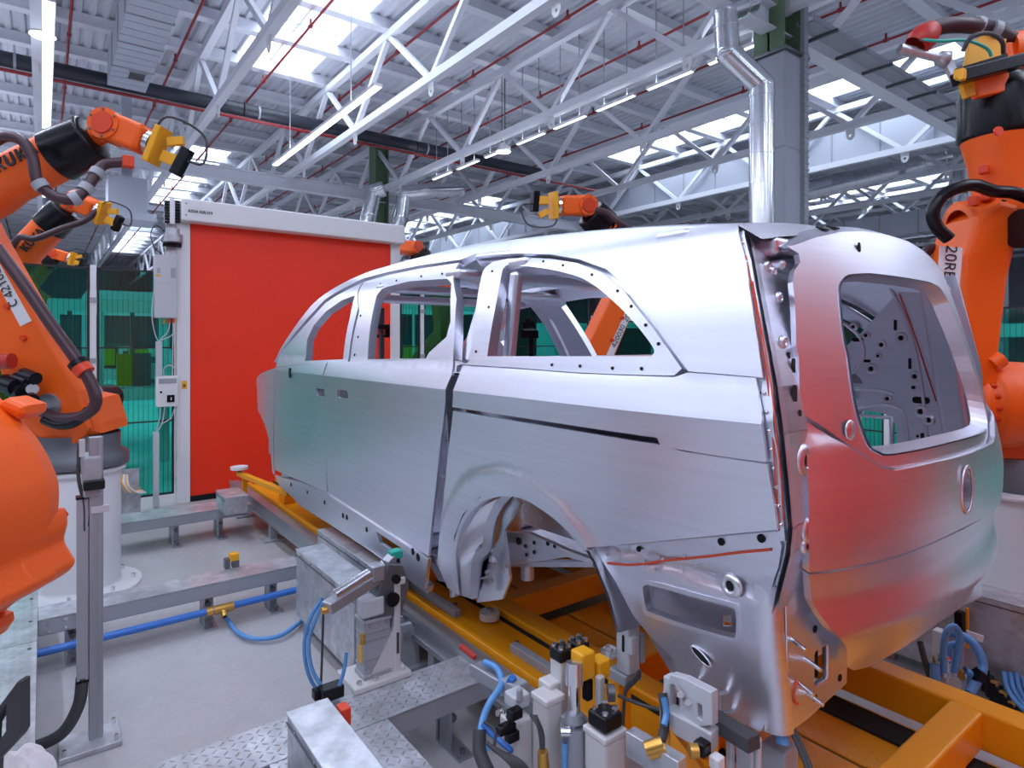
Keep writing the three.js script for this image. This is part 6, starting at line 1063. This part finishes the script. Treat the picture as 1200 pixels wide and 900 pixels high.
{ // valve unit with blue hose loops beyond the tailgate
  const t = thing('valve_unit', 'pneumatic valve unit with looping light blue hoses beyond the tailgate', 'valve unit', [...atD(1118, 780, 2.95).setY(0).toArray()]);
  const q = (a, b, d = 2.9) => atD(a, b, d), blk = (l, tp, r, bt, d, dep, m, n, rad = 0.006) => { const c_ = { w: (r - l) / FOCAL * d, h: (bt - tp) / FOCAL * d }, s_ = c_.w / 1.4, e_ = Math.min(s_, dep * 1.2) , x_ = (c_.w - 0.6 * e_) / 0.8, c = q((l + r) / 2, (tp + bt) / 2, d + 0.35 * s_); const made = part(n, box(x_, c_.h, e_, 0, 0, 0, rad).translate(c.x, c.y, c.z), m, t); if (n === 'black_cap') for (const a of [-0.27, 0.27]) for (const b of [-0.27, 0.27]) part('cap_bolt', rod(V(c.x + a * x_, c.y + c_.h / 2 - 0.002, c.z + b * e_), V(c.x + a * x_, c.y + c_.h / 2 + 0.008, c.z + b * e_), 0.009, 0.009, 10), M.chrome, made); return made; };
  blk(1093, 738, 1112, 800, 3.0, 0.1, M.white, 'upright'); blk(1112, 742, 1134, 800, 3.05, 0.1, M.lightGrey, 'plate'); blk(1118, 716, 1131, 742, 3.0, 0.08, M.black, 'clamp_arm'); blk(1131, 712, 1136, 760, 3.0, 0.06, M.skidPlate, 'guide');
  blk(1100, 790, 1134, 808, 2.85, 0.08, M.lightGrey, 'manifold'); blk(1109, 776, 1112, 800, 2.84, 0.03, M.white, 'spacer'); blk(1123, 785, 1131, 797, 2.82, 0.04, M.brass, 'valve_cap'); blk(1104, 760, 1109, 770, 2.88, 0.03, M.brass, 'valve_cap'); blk(1092, 768, 1098, 778, 2.9, 0.03, M.brass, 'valve_cap'); part('fitting', rod(q(1098, 770, 2.86), q(1111, 772, 2.86), 0.02, 0.02, 12), M.chrome, t); for (const a of [1106, 1118]) part('fitting', rod(q(a, 787, 2.84), q(a, 792, 2.84), 0.018, 0.018, 12), M.chrome, t);
  part('air_hose', hose([q(1106, 788, 2.84), q(1106, 755, 2.84), q(1111, 738, 2.84), q(1118, 734, 2.84), q(1124, 742, 2.84), q(1123, 765, 2.84), q(1118, 788, 2.84)], 0.015, 8, 40), M.blueHose, t);
  part('air_hose', hose([q(1111, 776, 2.87), q(1113, 758, 2.87), q(1118, 754, 2.87), q(1121, 760, 2.87), q(1119, 785, 2.87)], 0.013, 8, 30), M.blueHose, t);
  part('air_hose', hose([q(1110, 740, 2.95), q(1125, 744, 2.92), q(1140, 753, 2.88), q(1149, 768, 2.85), q(1152, 782, 2.83), q(1145, 798, 2.8), q(1136, 812, 2.78)], 0.02, 8, 40), M.blueHose, t);
  part('air_hose', hose([q(1130, 785, 2.82), q(1137, 790, 2.82), q(1138, 802, 2.82)], 0.016, 8), M.blueHose, t); part('air_hose', hose([q(1095, 778, 2.85), q(1096, 800, 2.83)], 0.022, 8), M.blueHose, t); part('signal_cable', hose([q(1078, 752, 2.9), q(1084, 775, 2.88), q(1092, 800, 2.85)], 0.014, 8), M.rubber, t); part('hose_tie', rod(q(1143, 790, 2.8), q(1150, 794, 2.8), 0.028, 0.028, 12), M.black, t);
  part('bracket_edge', bar(q(1132, 742, 2.98), q(1152, 749, 2.95), 0.012, 0.03), M.white, t);
}
for (let i = 0; i < 4; i++) single('air_line', hose([atD(1177 + i * 7, 788 + i, 2.9), atD(1180 + i * 7, 805, 2.85), atD(1190 + i * 6, 822, 2.8), atD(1204 + i * 3, 835, 2.75)], 0.011, 8), M.blueHose, 'light blue air line hanging below the sheet cover beyond the tailgate', 'hose', 'air lines below the far cover');
{ const t = thing('cable_chain', 'black cable chain with yellow glands below the sheet cover beyond the tailgate', 'cable chain', [3.6, 0.1, -1]); for (let i = 0; i < 9; i++) { const p = atD(1150 + i * 5, 792 + i * 6, 2.95 - i * 0.02); part('chain_link', box(0.05, 0.06, 0.06, p.x, p.y, p.z, 0.008), M.black, t); if (i % 2) part('gland', box(0.02, 0.03, 0.03, p.x - 0.02, p.y + 0.01, p.z + 0.04, 0.004), M.brass, t); } }
{ // sensor bracket inside the body
  const p = atD(446, 385, 4.6), t = thing('gauge_post', 'dark slim gauge post with a black clamp standing inside the door window', 'gauge', [p.x, 0.64, p.z]);
  const q = (a, b) => atD(a, b, 4.6); part('post', bar(q(447, 425), q(447, 361), 0.035, 0.035, 0.004), M.darkSteel, t); part('lower_post', bar(V(q(447, 425).x, 0.64, q(447, 425).z), q(447, 425), 0.035, 0.035), M.darkSteel, t); part('clamp_ring', [bar(q(438, 383), q(456, 383), 0.05, 0.03, 0.006), bar(q(438, 394), q(456, 394), 0.02, 0.02), bar(q(454, 380), q(454, 395), 0.03, 0.03, 0.004), bar(q(440, 372), q(440, 396), 0.02, 0.02)], M.black, t);
  const u = atD(619, 385, 3.9), s = thing('camera_sensor', 'black boxed camera sensor on a pillar seen through the rear quarter window', 'sensor', [u.x, u.y, u.z]);
  const w = (a, b) => atD(a, b, 3.85); part('case', bar(w(610, 392), w(631, 392), 0.05, 0.05, 0.006), M.black, s); part('lens_window', bar(w(614, 391), w(628, 391), 0.025, 0.056), M.lightGrey, s); part('mount', [bar(w(612, 382), w(626, 380), 0.04, 0.04, 0.006), bar(w(616, 378), w(622, 376), 0.04, 0.04, 0.006), bar(w(622, 392), w(624, 480), 0.03, 0.03)], M.black, s);
}

renderer.render(scene, camera);
